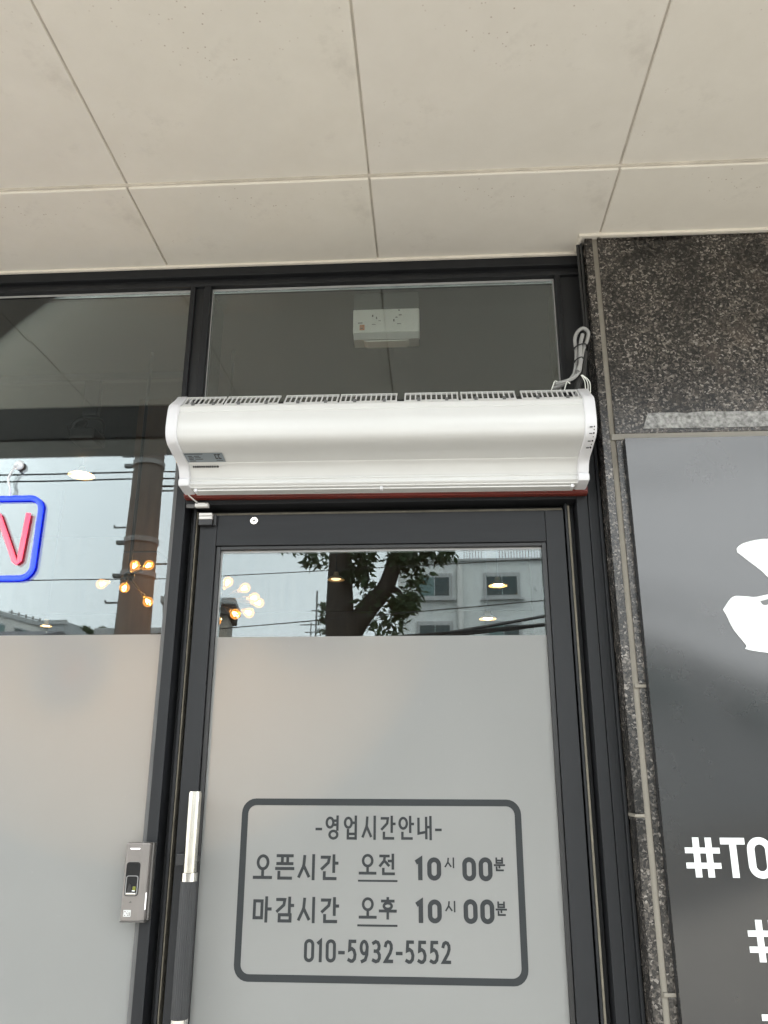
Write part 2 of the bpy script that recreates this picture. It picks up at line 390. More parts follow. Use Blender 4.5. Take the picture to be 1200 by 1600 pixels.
# ================================================================== CANOPY
can = empty('canopy', (-0.1, -0.6, 2.78), 'cream panelled canopy soffit above the shop door and air curtain', 'canopy')
PW = 0.5625; X0 = 0.438
def panel_mesh(name, wx, wy, t=0.012, bev=0.0025):
    bm = bmesh.new(); add_box(bm, -wx / 2, wx / 2, -wy / 2, wy / 2, 0, t); bevel_all(bm, bev, 2)
    me = bpy.data.meshes.new(name); bm.normal_update(); bm.to_mesh(me); bm.free(); me.materials.append(M['soffit']); return me
pm_out = panel_mesh('soffit_panel', PW - 0.0045, 0.495); pm_in = panel_mesh('soffit_panel', PW - 0.0045, 0.305)
def put_panel(me, x, y, z, rz=0.0, rx=0.0):
    o = bpy.data.objects.new('soffit_panel', me); COL.objects.link(o); o.parent = can; o.location = Vector((x, y, z)) - can.location
    o.rotation_euler = (rx, 0, rz)
rr = random.Random(3)
for i in range(-9, 9):
    xc = X0 + (i + 0.5) * PW
    put_panel(pm_out, xc, -0.5575, 2.7910 + rr.uniform(-0.0008, 0.0008), rr.uniform(-0.0016, 0.0016), rr.uniform(-0.002, 0.002))
    put_panel(pm_in, xc, -0.1545, 2.7815 + rr.uniform(-0.0008, 0.0008), rr.uniform(-0.0016, 0.0016), rr.uniform(-0.002, 0.002))
box('deck', -5.2, 5.4, -1.28, 0.12, 2.812, 3.2, M['joint'], can)
box('joint_backing', -4.6, 5.4, -0.805, -0.312, 2.7955, 2.811, M['joint'], can)
box('joint_backing', -4.6, 5.4, -0.3115, 0.0, 2.7865, 2.811, M['joint'], can)
# darker metal gutter and the sign box that closes the street side
box('gutter', -5.2, 5.4, -1.10, -0.812, 2.793, 2.811, plain('black_gutter_metal', (0.02, 0.022, 0.026), 0.45), can)
box('fascia', -5.2, 5.4, -1.285, -1.102, 2.786, 3.26, plain('grey_fascia_metal', (0.30, 0.30, 0.29), 0.5), can, bev=0.004)
box('edge_trim', -4.6, 0.396, -0.010, -0.001, 2.776, 2.786, M['soffit_trim'], can, bev=0.0015)
box('edge_trim', 0.386, 0.395, -0.0735, -0.0102, 2.7762, 2.7862, M['soffit_trim'], can, bev=0.0015)
box('edge_trim', 0.386, 1.62, -0.0825, -0.0738, 2.7764, 2.7864, M['soffit_trim'], can, bev=0.0015)

# ================================================================== SHOPFRONT FRAME
fr = empty('shopfront_frame', (-0.6, 0.05, 0), 'charcoal aluminium shopfront frame with transom and large fixed window', 'shopfront')
F = M['frame']
# head: outer face, recessed channel, inner lip
box('head_rail', -3.0, 0.400, 0.0, 0.14, 2.752, 2.790, F, fr, 0.0015)
box('head_channel', -3.0, 0.400, 0.016, 0.14, 2.736, 2.7518, M['frame_dark'], fr)
box('head_lip', -3.0, 0.400, 0.004, 0.14, 2.724, 2.7358, F, fr, 0.001)
# mullion over the door's left edge (two lips and a sunken channel)
box('mullion_lip', -0.6235, -0.6105, 0.004, 0.14, 2.361, 2.7238, F, fr, 0.001)
box('mullion_channel', -0.6103, -0.5862, 0.014, 0.14, 2.361, 2.7238, M['frame_dark'], fr)
box('mullion_lip', -0.586, -0.5685, 0.004, 0.14, 2.361, 2.7238, F, fr, 0.001)
# left jamb of the doorway, down to the ground
box('left_jamb', -0.6115, -0.5875, 0.0, 0.14, 0.0, 2.3605, F, fr, 0.0012)
box('jamb_gasket', -0.6235, -0.6117, 0.010, 0.14, 0.0, 2.3605, M['gasket'], fr, 0.002)
box('rebate', -0.5873, -0.5545, 0.055, 0.14, 0.0, 2.109, M['frame_dark'], fr)
box('rebate_stop', -0.572, -0.5655, 0.022, 0.0548, 0.0, 2.106, F, fr, 0.001)
box('weatherstrip', -0.5653, -0.5625, 0.026, 0.0546, 0.0, 2.10, M['pile'], fr)
# right jamb: two faces with a seam and a folded lip against the stone
box('rebate', 0.3175, 0.3455, 0.055, 0.14, 0.0, 2.109, M['frame_dark'], fr)
box('rebate_stop', 0.3205, 0.3265, 0.022, 0.0548, 0.0, 2.106, F, fr, 0.001)
box('weatherstrip', 0.3268, 0.331, 0.020, 0.0546, 0.0, 2.10, M['pile'], fr)
box('right_jamb', 0.3457, 0.3712, 0.0, 0.14, 0.0, 2.3605, F, fr, 0.0012)
box('jamb_seam', 0.3714, 0.3722, 0.008, 0.14, 0.0, 2.3605, M['frame_dark'], fr)
box('right_jamb', 0.3724, 0.3940, 0.0005, 0.14, 0.0, 2.3605, F, fr, 0.0012)
box('jamb_lip', 0.3942, 0.4015, -0.008, 0.14, 0.0, 2.3605, F, fr, 0.002)
box('transom_stile', 0.3335, 0.3465, 0.004, 0.14, 2.361, 2.7238, F, fr, 0.001)
box('transom_channel', 0.3467, 0.4015, 0.014, 0.14, 2.361, 2.7238, M['frame_dark'], fr)
# transom bar behind the air curtain
box('transom_bar', -0.5873, 0.3455, 0.001, 0.139, 2.110, 2.3600, F, fr, 0.0012)
# silver spacer bars round the panes
for nm, a in (('spacer', (-3.0, -0.6238, 0.020, 0.034, 2.7175, 2.7237)), ('spacer', (-0.5683, 0.3333, 0.020, 0.034, 2.7175, 2.7237)),
              ('spacer', (-0.5683, -0.5648, 0.020, 0.034, 2.3605, 2.7173)), ('spacer', (0.3298, 0.3333, 0.020, 0.034, 2.3605, 2.7173))):
    box(nm, *a, M['gasket_light'], fr, 0.0008)
box('glass_pane', -0.5646, 0.3296, 0.021, 0.0265, 2.3605, 2.7173, M['glass'], fr)
wpane = box('glass_pane', -3.0, -0.6237, 0.021, 0.0265, 0.12, 2.7173, M['glass'], fr)
wf = sheet('frosted_film', -3.0, -0.6250, 0.0190, 0.12, 1.8005, M['film'], wpane)
box('sill_rail', -3.0, -0.612, 0.0, 0.14, 0.0, 0.1195, F, fr, 0.002)
box('threshold', -0.5873, 0.3455, 0.0, 0.14, 0.0, 0.015, M['brushed'], fr)

# ================================================================== DOOR
dr = empty('glass_door', (-0.12, 0.04, 0.02), 'charcoal framed glass door with frosted film and opening hours lettering', 'door')
D = M['door']
box('stile', -0.5530, -0.5120, 0.020, 0.060, 0.02, 2.089, D, dr, 0.0015)
box('stile', 0.2735, 0.3165, 0.020, 0.060, 0.02, 2.089, D, dr, 0.0015)
box('top_rail', -0.5113, 0.2728, 0.0205, 0.060, 2.0125, 2.089, M['door_rail'], dr, 0.0012)
box('bottom_rail', -0.5113, 0.2728, 0.0205, 0.060, 0.02, 0.22, M['door_rail'], dr, 0.0012)
box('light_leak_stop', -0.5873, 0.3455, 0.0605, 0.139, 2.060, 2.1095, M['frame_dark'], fr)  # added behind the door head to block lamp light leaking through the gap
box('top_seal', -0.5530, 0.3165, 0.030, 0.058, 2.0895, 2.0965, M['pile'], dr)
for a in ((-0.5111, -0.5015, 0.026, 0.058, 0.2205, 2.012), (0.2625, 0.2726, 0.026, 0.058, 0.2205, 2.012),
          (-0.5013, 0.2623, 0.026, 0.058, 2.0035, 2.012), (-0.5013, 0.2623, 0.026, 0.058, 0.2205, 0.229)):
    box('glazing_bead', *a, M['black_plastic'], dr, 0.001)
for a in ((-0.5013, -0.4975, 0.036, 0.0475, 0.23, 2.003), (-0.4973, 0.2623, 0.036, 0.0475, 1.998, 2.003)):
    box('spacer', *a, M['gasket_light'], dr)
dpane = box('glass_pane', -0.4973, 0.2623, 0.0365, 0.0420, 0.2295, 1.9978, M['glass'], dr)
film = sheet('frosted_film', -0.5012, 0.2622, 0.0345, 0.2295, 1.7955, M['film'], dr)
# lettering cut from vinyl on the film
FY = 0.0343
bm = bmesh.new()
add_ring_xz(bm, rrect(-0.4165, 0.1855, 1.0890, 1.4425, 0.030), rrect(-0.4028, 0.1718, 1.1027, 1.4288, 0.018), FY - 0.0006, FY)
bm_link('border', bm, M['letter'], film)
LT = M['letter']
def ell(cx, cz, rx, rz, n=28): return ('o', cx, cz, rx, rz, n)
GA = [[(.08, .93), (.52, .93), (.47, .70), (.10, .44)], [(.80, 1), (.80, .32)], [(.80, .68), (1, .68)]]
NB = [[(.24, .27), (.24, .02), (.90, .02)]]
GLYPH = {
    '영': [ell(.32, .72, .24, .22), [(.86, 1), (.86, .40)], [(.58, .81), (.86, .81)], [(.58, .62), (.86, .62)], ell(.58, .17, .28, .17)],
    '업': [ell(.32, .72, .24, .22), [(.86, 1), (.86, .0)], [(.60, .72), (.86, .72)], [(.30, .38), (.30, .01), (.86, .01)], [(.30, .21), (.86, .21)]],
    '시': [[(.36, .96), (.32, .56), (.05, .10)], [(.32, .56), (.62, .12)], [(.90, 1), (.90, 0)]],
    '간': GA + NB, '안': [ell(.30, .71, .26, .24), [(.80, 1), (.80, .32)], [(.80, .68), (1, .68)]] + NB,
    '내': [[(.07, .92), (.07, .25), (.46, .30)], [(.62, .96), (.62, .04)], [(.93, 1), (.93, 0)], [(.62, .54), (.93, .54)]],
    '오': [ell(.50, .69, .30, .28), [(.50, .40), (.50, .05)], [(0, .04), (1, .04)]],
    '픈': [[(.06, .98), (.94, .98)], [(.34, .98), (.34, .64)], [(.66, .98), (.66, .64)], [(.06, .64), (.94, .64)], [(0, .43), (1, .43)], [(.16, .27), (.16, .02), (.88, .02)]],
    '전': [[(.05, .94), (.58, .94)], [(.33, .94), (.30, .70), (.04, .44)], [(.30, .70), (.58, .46)], [(.86, 1), (.86, .30)], [(.60, .68), (.86, .68)], [(.24, .26), (.24, .02), (.92, .02)]],
    '분': [[(.20, 1), (.20, .62), (.80, .62), (.80, 1)], [(.20, .82), (.80, .82)], [(0, .44), (1, .44)], [(.5, .44), (.5, .24)], [(.20, .27), (.20, .02), (.86, .02)]],
    '마': [[(.06, .86), (.50, .86), (.50, .14), (.06, .14), (.06, .86)], [(.76, 1), (.76, 0)], [(.76, .52), (1, .52)]],
    '감': GA + [[(.22, .28), (.86, .28), (.86, .02), (.22, .02), (.22, .28)]],
    '후': [[(.5, 1), (.5, .88)], [(.14, .86), (.86, .86)], ell(.5, .61, .25, .15), [(0, .36), (1, .36)], [(.5, .36), (.5, 0)]],
    '0': [('r', 0, 1, 0, 1)], '1': [[(.12, .90), (.62, 1), (.62, 0)]], '-': [[(0, .42), (1, .42)]],
    '2': [[(.05, .80), (.16, .94), (.40, 1), (.68, .97), (.88, .84), (.90, .66), (.72, .44), (.05, .02), (.96, .02)]],
    '3': [[(.06, .93), (.38, 1), (.72, .95), (.88, .80), (.84, .63), (.62, .53), (.30, .52)], [(.30, .52), (.68, .50), (.92, .34), (.92, .17), (.74, .04), (.40, 0), (.04, .06)]],
    '5': [[(.90, 1), (.20, 1), (.14, .57), (.46, .63), (.78, .54), (.94, .33), (.86, .12), (.60, .01), (.34, 0), (.05, .06)]],
    '9': [ell(.48, .69, .42, .31), [(.90, .69), (.86, .34), (.64, .08), (.22, 0)]]}
ADV = {'-': .42, '1': .44, '0': .62, '2': .60, '3': .60, '5': .60, '9': .62}
def stroke_text(name, body, bx0, bx1, bz0, bz1, y, mat, parent, sw, gap=0.16):
    """monoline cut vinyl: every stroke a flat strip of width sw, mitred at its bends"""
    hw_ = sw / 2; n_ = len(body); adv = [ADV.get(c, 1.0) for c in body]
    unit = (bx1 - bx0) / (sum(adv) + gap * (n_ - 1)); cur = bx0; bm = bmesh.new(); k_ = 0
    for c, a_ in zip(body, adv):
        gx0, gx1 = cur + hw_, cur + a_ * unit - hw_; cur += (a_ + gap) * unit
        mp = lambda p: Vector((gx0 + p[0] * (gx1 - gx0), bz0 + hw_ + p[1] * (bz1 - bz0 - sw)))
        for st in GLYPH[c]:
            yy = y - 0.0005 - 0.00003 * (k_ % 7); k_ += 1
            if st[0] in ('o', 'r'):
                if st[0] == 'o':
                    C_ = mp((st[1], st[2])); rx = st[3] * (gx1 - gx0); rz = st[4] * (bz1 - bz0 - sw)
                    loops = [[(C_.x + (rx + d) * math.cos(2 * math.pi * q / st[5]), C_.y + (rz + d) * math.sin(2 * math.pi * q / st[5])) for q in range(st[5])] for d in (hw_, -hw_)]
                else:
                    A_, B_ = mp((0, 0)), mp((1, 1)); r_ = (B_.x - A_.x) / 2
                    loops = [rrect(A_.x - hw_, B_.x + hw_, A_.y - hw_, B_.y + hw_, r_ + hw_ - 1e-5, 8), rrect(A_.x + hw_, B_.x - hw_, A_.y + hw_, B_.y - hw_, max(1e-4, r_ - hw_ - 1e-5), 8)]
                va, vb = [[bm.verts.new((x, yy, z)) for x, z in l] for l in loops]
                for q in range(len(va)): w2 = (q + 1) % len(va); bm.faces.new((va[q], vb[q], vb[w2], va[w2]))
            else:
                P_ = [mp(p) for p in st]; closed = (P_[0] - P_[-1]).length < 1e-7
                if closed: P_ = P_[:-1]
                N_ = len(P_); L_, R2 = [], []
                for q in range(N_):
                    a2 = P_[q - 1] if (q > 0 or closed) else None; b2 = P_[(q + 1) % N_] if (q < N_ - 1 or closed) else None
                    d1 = (P_[q] - a2).normalized() if a2 is not None else None; d2 = (b2 - P_[q]).normalized() if b2 is not None else None
                    if d1 is None: d1 = d2; 
                    if d2 is None: d2 = d1
                    n1 = Vector((-d1.y, d1.x)); n2 = Vector((-d2.y, d2.x)); mdir = (n1 + n2).normalized(); ml_ = hw_ / max(0.45, mdir.dot(n1))
                    ext_ = (-d2 * hw_ if a2 is None else d1 * hw_ if b2 is None else Vector((0, 0))) * 0.9
                    L_.append(bm.verts.new((P_[q].x + mdir.x * ml_ + ext_.x, yy, P_[q].y + mdir.y * ml_ + ext_.y)))
                    R2.append(bm.verts.new((P_[q].x - mdir.x * ml_ + ext_.x, yy, P_[q].y - mdir.y * ml_ + ext_.y)))
                for q in range(N_ if closed else N_ - 1):
                    w2 = (q + 1) % N_; bm.faces.new((L_[q], R2[q], R2[w2], L_[w2]))
    for f in bm.faces:
        f.normal_update()
        if f.normal.y > 0: f.normal_flip()
    ext = bmesh.ops.extrude_face_region(bm, geom=list(bm.faces))
    for v in [e for e in ext['geom'] if isinstance(e, bmesh.types.BMVert)]: v.co.y = y
    bmesh.ops.recalc_face_normals(bm, faces=bm.faces)
    return bm_link(name, bm, mat, parent)
for body, a, sw, gp_ in (
        ('-영업시간안내-', (-0.2550, 0.0162, 1.3601, 1.4090), 0.0052, 0.13),
        ('오픈시간', (-0.3862, -0.2035, 1.2800, 1.3315), 0.0060, 0.13), ('오전', (-0.1607, -0.0811, 1.2908, 1.3337), 0.0054, 0.10),
        ('10', (-0.0424, 0.0133, 1.2820, 1.3269), 0.0092, 0.12), ('시', (0.0196, 0.0429, 1.3060, 1.3272), 0.0032, 0.1),
        ('00', (0.0577, 0.1205, 1.2818, 1.3278), 0.0092, 0.12), ('분', (0.1234, 0.1472, 1.3007, 1.3280), 0.0036, 0.1),
        ('마감시간', (-0.3845, -0.2005, 1.1983, 1.2487), 0.0060, 0.13), ('오후', (-0.1597, -0.0800, 1.2070, 1.2500), 0.0054, 0.10),
        ('10', (-0.0418, 0.0130, 1.2012, 1.2461), 0.0092, 0.12), ('시', (0.0192, 0.0434, 1.2222, 1.2440), 0.0032, 0.1),
        ('00', (0.0581, 0.1213, 1.2012, 1.2473), 0.0092, 0.12), ('분', (0.1240, 0.1475, 1.2162, 1.2440), 0.0036, 0.1),
        ('010-5932-5552', (-0.2719, 0.0311, 1.1264, 1.1691), 0.0062, 0.13)):
    stroke_text('lettering', body, *a, FY, LT, film, sw, gp_)
for a in ((-0.1619, -0.0786, 1.2785, 1.2822), (-0.1622, -0.0788, 1.1938, 1.1976)):
    box('underline', a[0], a[1], FY - 0.0006, FY, a[2], a[3], LT, film)
# lock disc in the top rail
lk = cyl_y('lock_disc', -0.4215, 2.0735, 0.0165, 0.021, 0.0098, M['brushed'], dr, 28, 0.0012)
for a in ((0.0011, 0.0052, 0.0158), (0.0048, 0.0008, 0.0160)):
    box('keyway', -0.4215 - a[0], -0.4215 + a[0], a[2], 0.0170, 2.0735 - a[1], 2.0735 + a[1], M['ink'], lk)
# pull handle: long tube, polished top sleeve, black ribbed grip
hx, hy = -0.5065, -0.024
h = tube('handle', [(hx, hy, 1.30), (hx, hy, 1.4555)], 0.0136, M['brushed'], dr, 28)
h['label'] = 'polished tube pull handle with black ribbed grip'
tube('cap', [(hx, hy, 1.4556), (hx, hy, 1.4580)], 0.0120, M['brushed'], h, 28)
tube('collar', [(hx, hy, 1.2835), (hx, hy, 1.2995)], 0.0163, M['chrome'], h, 28)
bm = bmesh.new(); ra = []; rb_ = []
for k in range(72):
    a_ = 2 * math.pi * k / 72; q_ = 0.0166 if k % 3 else 0.0156
    ra.append(bm.verts.new((hx + q_ * math.cos(a_), hy + q_ * math.sin(a_), 1.0362))); rb_.append(bm.verts.new((hx + q_ * math.cos(a_), hy + q_ * math.sin(a_), 1.2833)))
for k in range(72): bm.faces.new((ra[k], ra[(k + 1) % 72], rb_[(k + 1) % 72], rb_[k]))
bm.faces.new(ra[::-1]); bm.faces.new(rb_); bm_link('grip', bm, M['grip'], h)
tube('collar', [(hx, hy, 1.0200), (hx, hy, 1.0360)], 0.0172, M['chrome'], h, 28)
tube('lower_tube', [(hx, hy, 0.80), (hx, hy, 1.0198)], 0.0136, M['brushed'], h, 28)
for z in (1.322, 0.86):
    box('standoff', hx - 0.034, hx - 0.012, hy + 0.012, 0.0198, z - 0.012, z + 0.012, M['black_plastic'], h, 0.002)
    cyl_y('standoff', hx, z, hy + 0.010, 0.0197, 0.008, M['black_plastic'], h, 16)

# ================================================================== GRANITE PILLAR
gp = empty('granite_pillar', (1.0, 0.05, 0), 'dark speckled granite clad pillar right of the doorway', 'pillar')
G = M['granite']
box('mortar_bed', 0.4135, 1.60, -0.0600, 0.30, 0.0, 2.7805, M['mortar'], gp)
for z0, z1 in ((0.0, 0.552), (0.558, 1.4125), (1.4195, 2.7808)):
    box('side_slab', 0.4025, 0.4212, -0.0650, 0.141, z0, z1, G, gp, 0.0015)
box('joint_bead', 0.4010, 0.4213, -0.0662, 0.10, 1.4127, 1.4193, M['mortar'], gp, 0.002)
for z0, z1 in ((0.0, 0.528), (0.536, 1.097), (1.105, 1.667), (1.675, 2.2290), (2.2450, 2.7808)):
    box('front_slab', 0.4335, 1.60, -0.0650, -0.0602, z0, z1, G, gp, 0.0012)
box('joint_bead', 0.4235, 1.60, -0.0655, -0.0601, 2.2292, 2.2448, plain('beige_sealant_band', (0.26, 0.245, 0.215), 0.6, var=0.08), gp, 0.0015)
for z in (1.671, 1.101, 0.532):
    box('joint_bead', 0.4255, 0.452, -0.0656, -0.0601, z - 0.0036, z + 0.0036, M['mortar'], gp, 0.0012)
# torn strip of old white tape glue left above the sign
bm = bmesh.new()
rr = random.Random(5); top = []; bot = []
for k in range(36):
    x = 0.512 + k * 0.03
    top.append((x, 2.2945 + rr.uniform(-0.0016, 0.0016))); bot.append((x - (0.014 if k == 0 else 0), 2.2555 + rr.uniform(-0.0008, 0.0008)))
add_poly_xz(bm, bot + top[::-1], -0.0662, -0.0651)
o = bm_link('tape_residue', bm, M['residue'], gp); o['label'] = 'whitish torn strip of old tape glue above the sign'

# ================================================================== SIGN PANEL
sg = empty('sign_panel', (0.97, -0.075, 0.3), 'glossy black sign panel with white hashtags and logo on granite pillar', 'sign')
PX0, PX1, PZ0, PZ1 = 0.4495, 1.55, 0.30, 2.2255
def warp(x, z):
    """the thin sheet is not flat: it bows between its fixings"""
    r = min(1.0, max(0.0, (x - 0.42) / 0.34)); r = r * r * (3 - 2 * r)
    return -0.0045 * r * math.cos((z - 1.45) * 5.0) - 0.0016 * math.sin(z * 6.0 + x * 5.0) * (1 - r)
bm = bmesh.new(); NX, NZ = 44, 96; grid = []
for i in range(NX + 1):
    x = PX0 + (PX1 - PX0) * i / NX
    grid.append([bm.verts.new((x, -0.0835 + warp(x, PZ0 + (PZ1 - PZ0) * j / NZ), PZ0 + (PZ1 - PZ0) * j / NZ)) for j in range(NZ + 1)])
for i in range(NX):
    for j in range(NZ):
        bm.faces.new((grid[i][j], grid[i + 1][j], grid[i + 1][j + 1], grid[i][j + 1]))
ext = bmesh.ops.extrude_face_region(bm, geom=list(bm.faces))
for v in [e for e in ext['geom'] if isinstance(e, bmesh.types.BMVert)]: v.co.y = -0.0705
bmesh.ops.recalc_face_normals(bm, faces=bm.faces)
pan = bm_link('panel', bm, M['panel'], sg, True)
pan.data.set_sharp_from_angle(angle=math.radians(40)) if hasattr(pan.data, 'set_sharp_from_angle') else None
box('panel_backing', PX0 - 0.0015, PX1, -0.0703, -0.0658, PZ0, PZ1 - 0.001, M['black_plastic'], sg)
def on_panel(name, polys, rings=()):
    bm = bmesh.new()
    for p in polys: add_poly_xz(bm, p, -0.0008, 0.0)
    for a, b in rings: add_ring_xz(bm, a, b, -0.0008, 0.0)
    for v in bm.verts:
        v.co.y += -0.0839 + warp(v.co.x, v.co.z)
    return bm_link(name, bm, M['decal'], sg)
def hash_sign(x, z, w_, h_):
    """a bold upright hash drawn from four bars as one outline per bar"""
    t = w_ * 0.185; on = []
    xa, xb = x + w_ * 0.24, x + w_ * 0.60; za, zb = z + h_ * 0.22, z + h_ * 0.60; tz = h_ * 0.145
    outl = [(xa, z), (xa + t, z), (xa + t, za), (xb, za), (xb, z), (xb + t, z), (xb + t, za), (x + w_, za), (x + w_, za + tz), (xb + t, za + tz),
            (xb + t, zb), (x + w_, zb), (x + w_, zb + tz), (xb + t, zb + tz), (xb + t, z + h_), (xb, z + h_), (xb, zb + tz), (xa + t, zb + tz),
            (xa + t, z + h_), (xa, z + h_), (xa, zb + tz), (x, zb + tz), (x, zb), (xa, zb), (xa, za + tz), (x, za + tz), (x, za), (xa, za)]
    bm = bmesh.new(); add_ring_xz(bm, [(xa + t, za + tz), (xb, za + tz), (xb, zb), (xa + t, zb)], [(xa + t, za + tz)] * 4, 0, 0); bm.free()
    xsn = [x, xa, xa + t, xb, xb + t, x + w_]; zsn = [z, za, za + tz, zb, zb + tz, z + h_]
    polys = []
    for i in range(5):
        for j in range(5):
            if i in (1, 3) or j in (1, 3):
                polys.append([(xsn[i], zsn[j]), (xsn[i + 1], zsn[j]), (xsn[i + 1], zsn[j + 1]), (xsn[i], zsn[j + 1])])
    return polys
def flat_letters(name, polys, rings=()):
    """front faces only need one skin with a rim; joined cells share vertices"""
    bm = bmesh.new()
    for p in polys:
        bm.faces.new([bm.verts.new((a, 0, b)) for a, b in p])
    for a, b in rings:
        va = [bm.verts.new((x, 0, z)) for x, z in a]; vb = [bm.verts.new((x, 0, z)) for x, z in b]
        for i in range(len(a)):
            j = (i + 1) % len(a); bm.faces.new((va[i], va[j], vb[j], vb[i]))
    bmesh.ops.remove_doubles(bm, verts=bm.verts, dist=1e-5)
    bmesh.ops.recalc_face_normals(bm, faces=bm.faces)
    ext = bmesh.ops.extrude_face_region(bm, geom=list(bm.faces))
    for v in [e for e in ext['geom'] if isinstance(e, bmesh.types.BMVert)]: v.co.y -= 0.0008
    bmesh.ops.recalc_face_normals(bm, faces=bm.faces)
    for v in bm.verts: v.co.y += -0.0838 + warp(v.co.x, v.co.z)
    return bm_link(name, bm, M['decal'], sg)
flat_letters('lettering', hash_sign(0.4870, 1.3065, 0.066, 0.0715))
tx = 0.5555
flat_letters('lettering', [[(tx, 1.366), (tx + 0.046, 1.366), (tx + 0.046, 1.378), (tx, 1.378)], [(tx + 0.0165, 1.3065), (tx + 0.0295, 1.3065), (tx + 0.0295, 1.366), (tx + 0.0165, 1.366)]])
flat_letters('lettering', [], [(rrect(0.6045, 0.6525, 1.3055, 1.3795, 0.0235, 8), rrect(0.6185, 0.6385, 1.3185, 1.3665, 0.0098, 8))])
flat_letters('lettering', hash_sign(0.5870, 1.1625, 0.066, 0.0715))
flat_letters('lettering', hash_sign(0.5940, 1.0240, 0.066, 0.0715))
# logo: a fan of two petals over a round bowl-like flower
def sm(pts, n=6):
    q = spline([(a, 0, b) for a, b in pts + [pts[0]]], n)[:-1]; return [(v.x, v.z) for v in q]
on_panel('logo', [sm([(0.6655, 1.9530), (0.667, 1.9640), (0.688, 1.9760), (0.735, 1.9830), (0.80, 1.975), (0.81, 1.93), (0.775, 1.890), (0.735, 1.8880), (0.709, 1.9130), (0.683, 1.9370)])])
on_panel('logo', [sm([(0.6185, 1.8275), (0.6420, 1.8545), (0.668, 1.8560), (0.690, 1.8545), (0.722, 1.8600), (0.755, 1.857), (0.79, 1.845), (0.80, 1.80), (0.782, 1.755), (0.73, 1.735), (0.690, 1.7370), (0.6545, 1.7440), (0.6560, 1.7520), (0.635, 1.785), (0.6245, 1.8140)])])

bm = bmesh.new(); add_poly_xz(bm, sm([(0.6985, 1.8455), (0.7020, 1.8385), (0.7085, 1.8365), (0.7160, 1.8395), (0.7270, 1.8480), (0.7400, 1.8570), (0.7230, 1.8520), (0.7080, 1.8475)]), -0.0003, 0.0)
for v in bm.verts: v.co.y += -0.0848 + warp(v.co.x, v.co.z)
bm_link('logo_teardrop', bm, plain('grey_vinyl', (0.13, 0.135, 0.135), 0.4), sg)

# ================================================================== AIR CURTAIN
ac = empty('air_curtain', (-0.109, 0.0, 2.22), 'long white air curtain unit mounted above the shop door', 'air curtain')
AX0, AX1 = -0.581, 0.363
body = [(0.0, 2.262), (-0.168, 2.262), (-0.172, 2.2735), (-0.1840, 2.2790), (-0.1880, 2.2785), (-0.1935, 2.2725), (-0.1958, 2.2610), (-0.1945, 2.2590), (-0.1962, 2.2570)]
front = spline([(0, -0.1962, 2.2570), (0, -0.2005, 2.235), (0, -0.1995, 2.212), (0, -0.1930, 2.1975), (0, -0.1760, 2.1880), (0, -0.145, 2.1810), (0, -0.100, 2.1745)], 7)
body += [(v.y, v.z) for v in front[1:]]
low = spline([(0, -0.0985, 2.1722), (0, -0.0880, 2.1660), (0, -0.0790, 2.1545), (0, -0.0735, 2.1450)], 5)
body += [(v.y, v.z) for v in low]
body += [(-0.0765, 2.1440), (-0.0770, 2.1410), (-0.0745, 2.1398), (-0.0738, 2.1385), (-0.0765, 2.1340), (-0.0770, 2.1300), (-0.0735, 2.1270), (-0.0700, 2.1265), (-0.0690, 2.1235), (-0.060, 2.1225), (0.0, 2.1235)]
bm = bmesh.new(); add_prism_x(bm, body, AX0 + 0.016, AX1 - 0.016); bmesh.ops.recalc_face_normals(bm, faces=bm.faces)
o = bm_link('cover', bm, M['white'], ac, True)
if hasattr(o.data, 'set_sharp_from_angle'): o.data.set_sharp_from_angle(angle=math.radians(28))
cappts = [(0.0, 2.328), (-0.128, 2.327), (-0.1450, 2.3215), (-0.1650, 2.3020), (-0.1860, 2.2850), (-0.1960, 2.2760), (-0.2010, 2.2640), (-0.2040, 2.2420), (-0.2050, 2.2200), (-0.2020, 2.2040), (-0.1950, 2.1925),
          (-0.1820, 2.1850), (-0.1450, 2.1770), (-0.1080, 2.1700), (-0.0960, 2.1650), (-0.0890, 2.1580), (-0.0840, 2.1480), (-0.0800, 2.1430), (-0.0850, 2.1410), (-0.0865, 2.1380), (-0.0860, 2.1290), (-0.0835, 2.1245), (-0.045, 2.1200), (0.0, 2.1210)]
for xa, xb in ((AX0, AX0 + 0.0255), (AX1 - 0.0255, AX1)):
    bm = bmesh.new(); add_prism_x(bm, cappts, xa, xb); bmesh.ops.recalc_face_normals(bm, faces=bm.faces)
    es = [e for e in bm.edges if any(len(f.verts) > 4 for f in e.link_faces)]
    bmesh.ops.bevel(bm, geom=es, offset=0.003, segments=3, affect='EDGES', profile=0.5)
    o = bm_link('end_cap', bm, M['white_cap'], ac, True)
    if hasattr(o.data, 'set_sharp_from_angle'): o.data.set_sharp_from_angle(angle=math.radians(35))
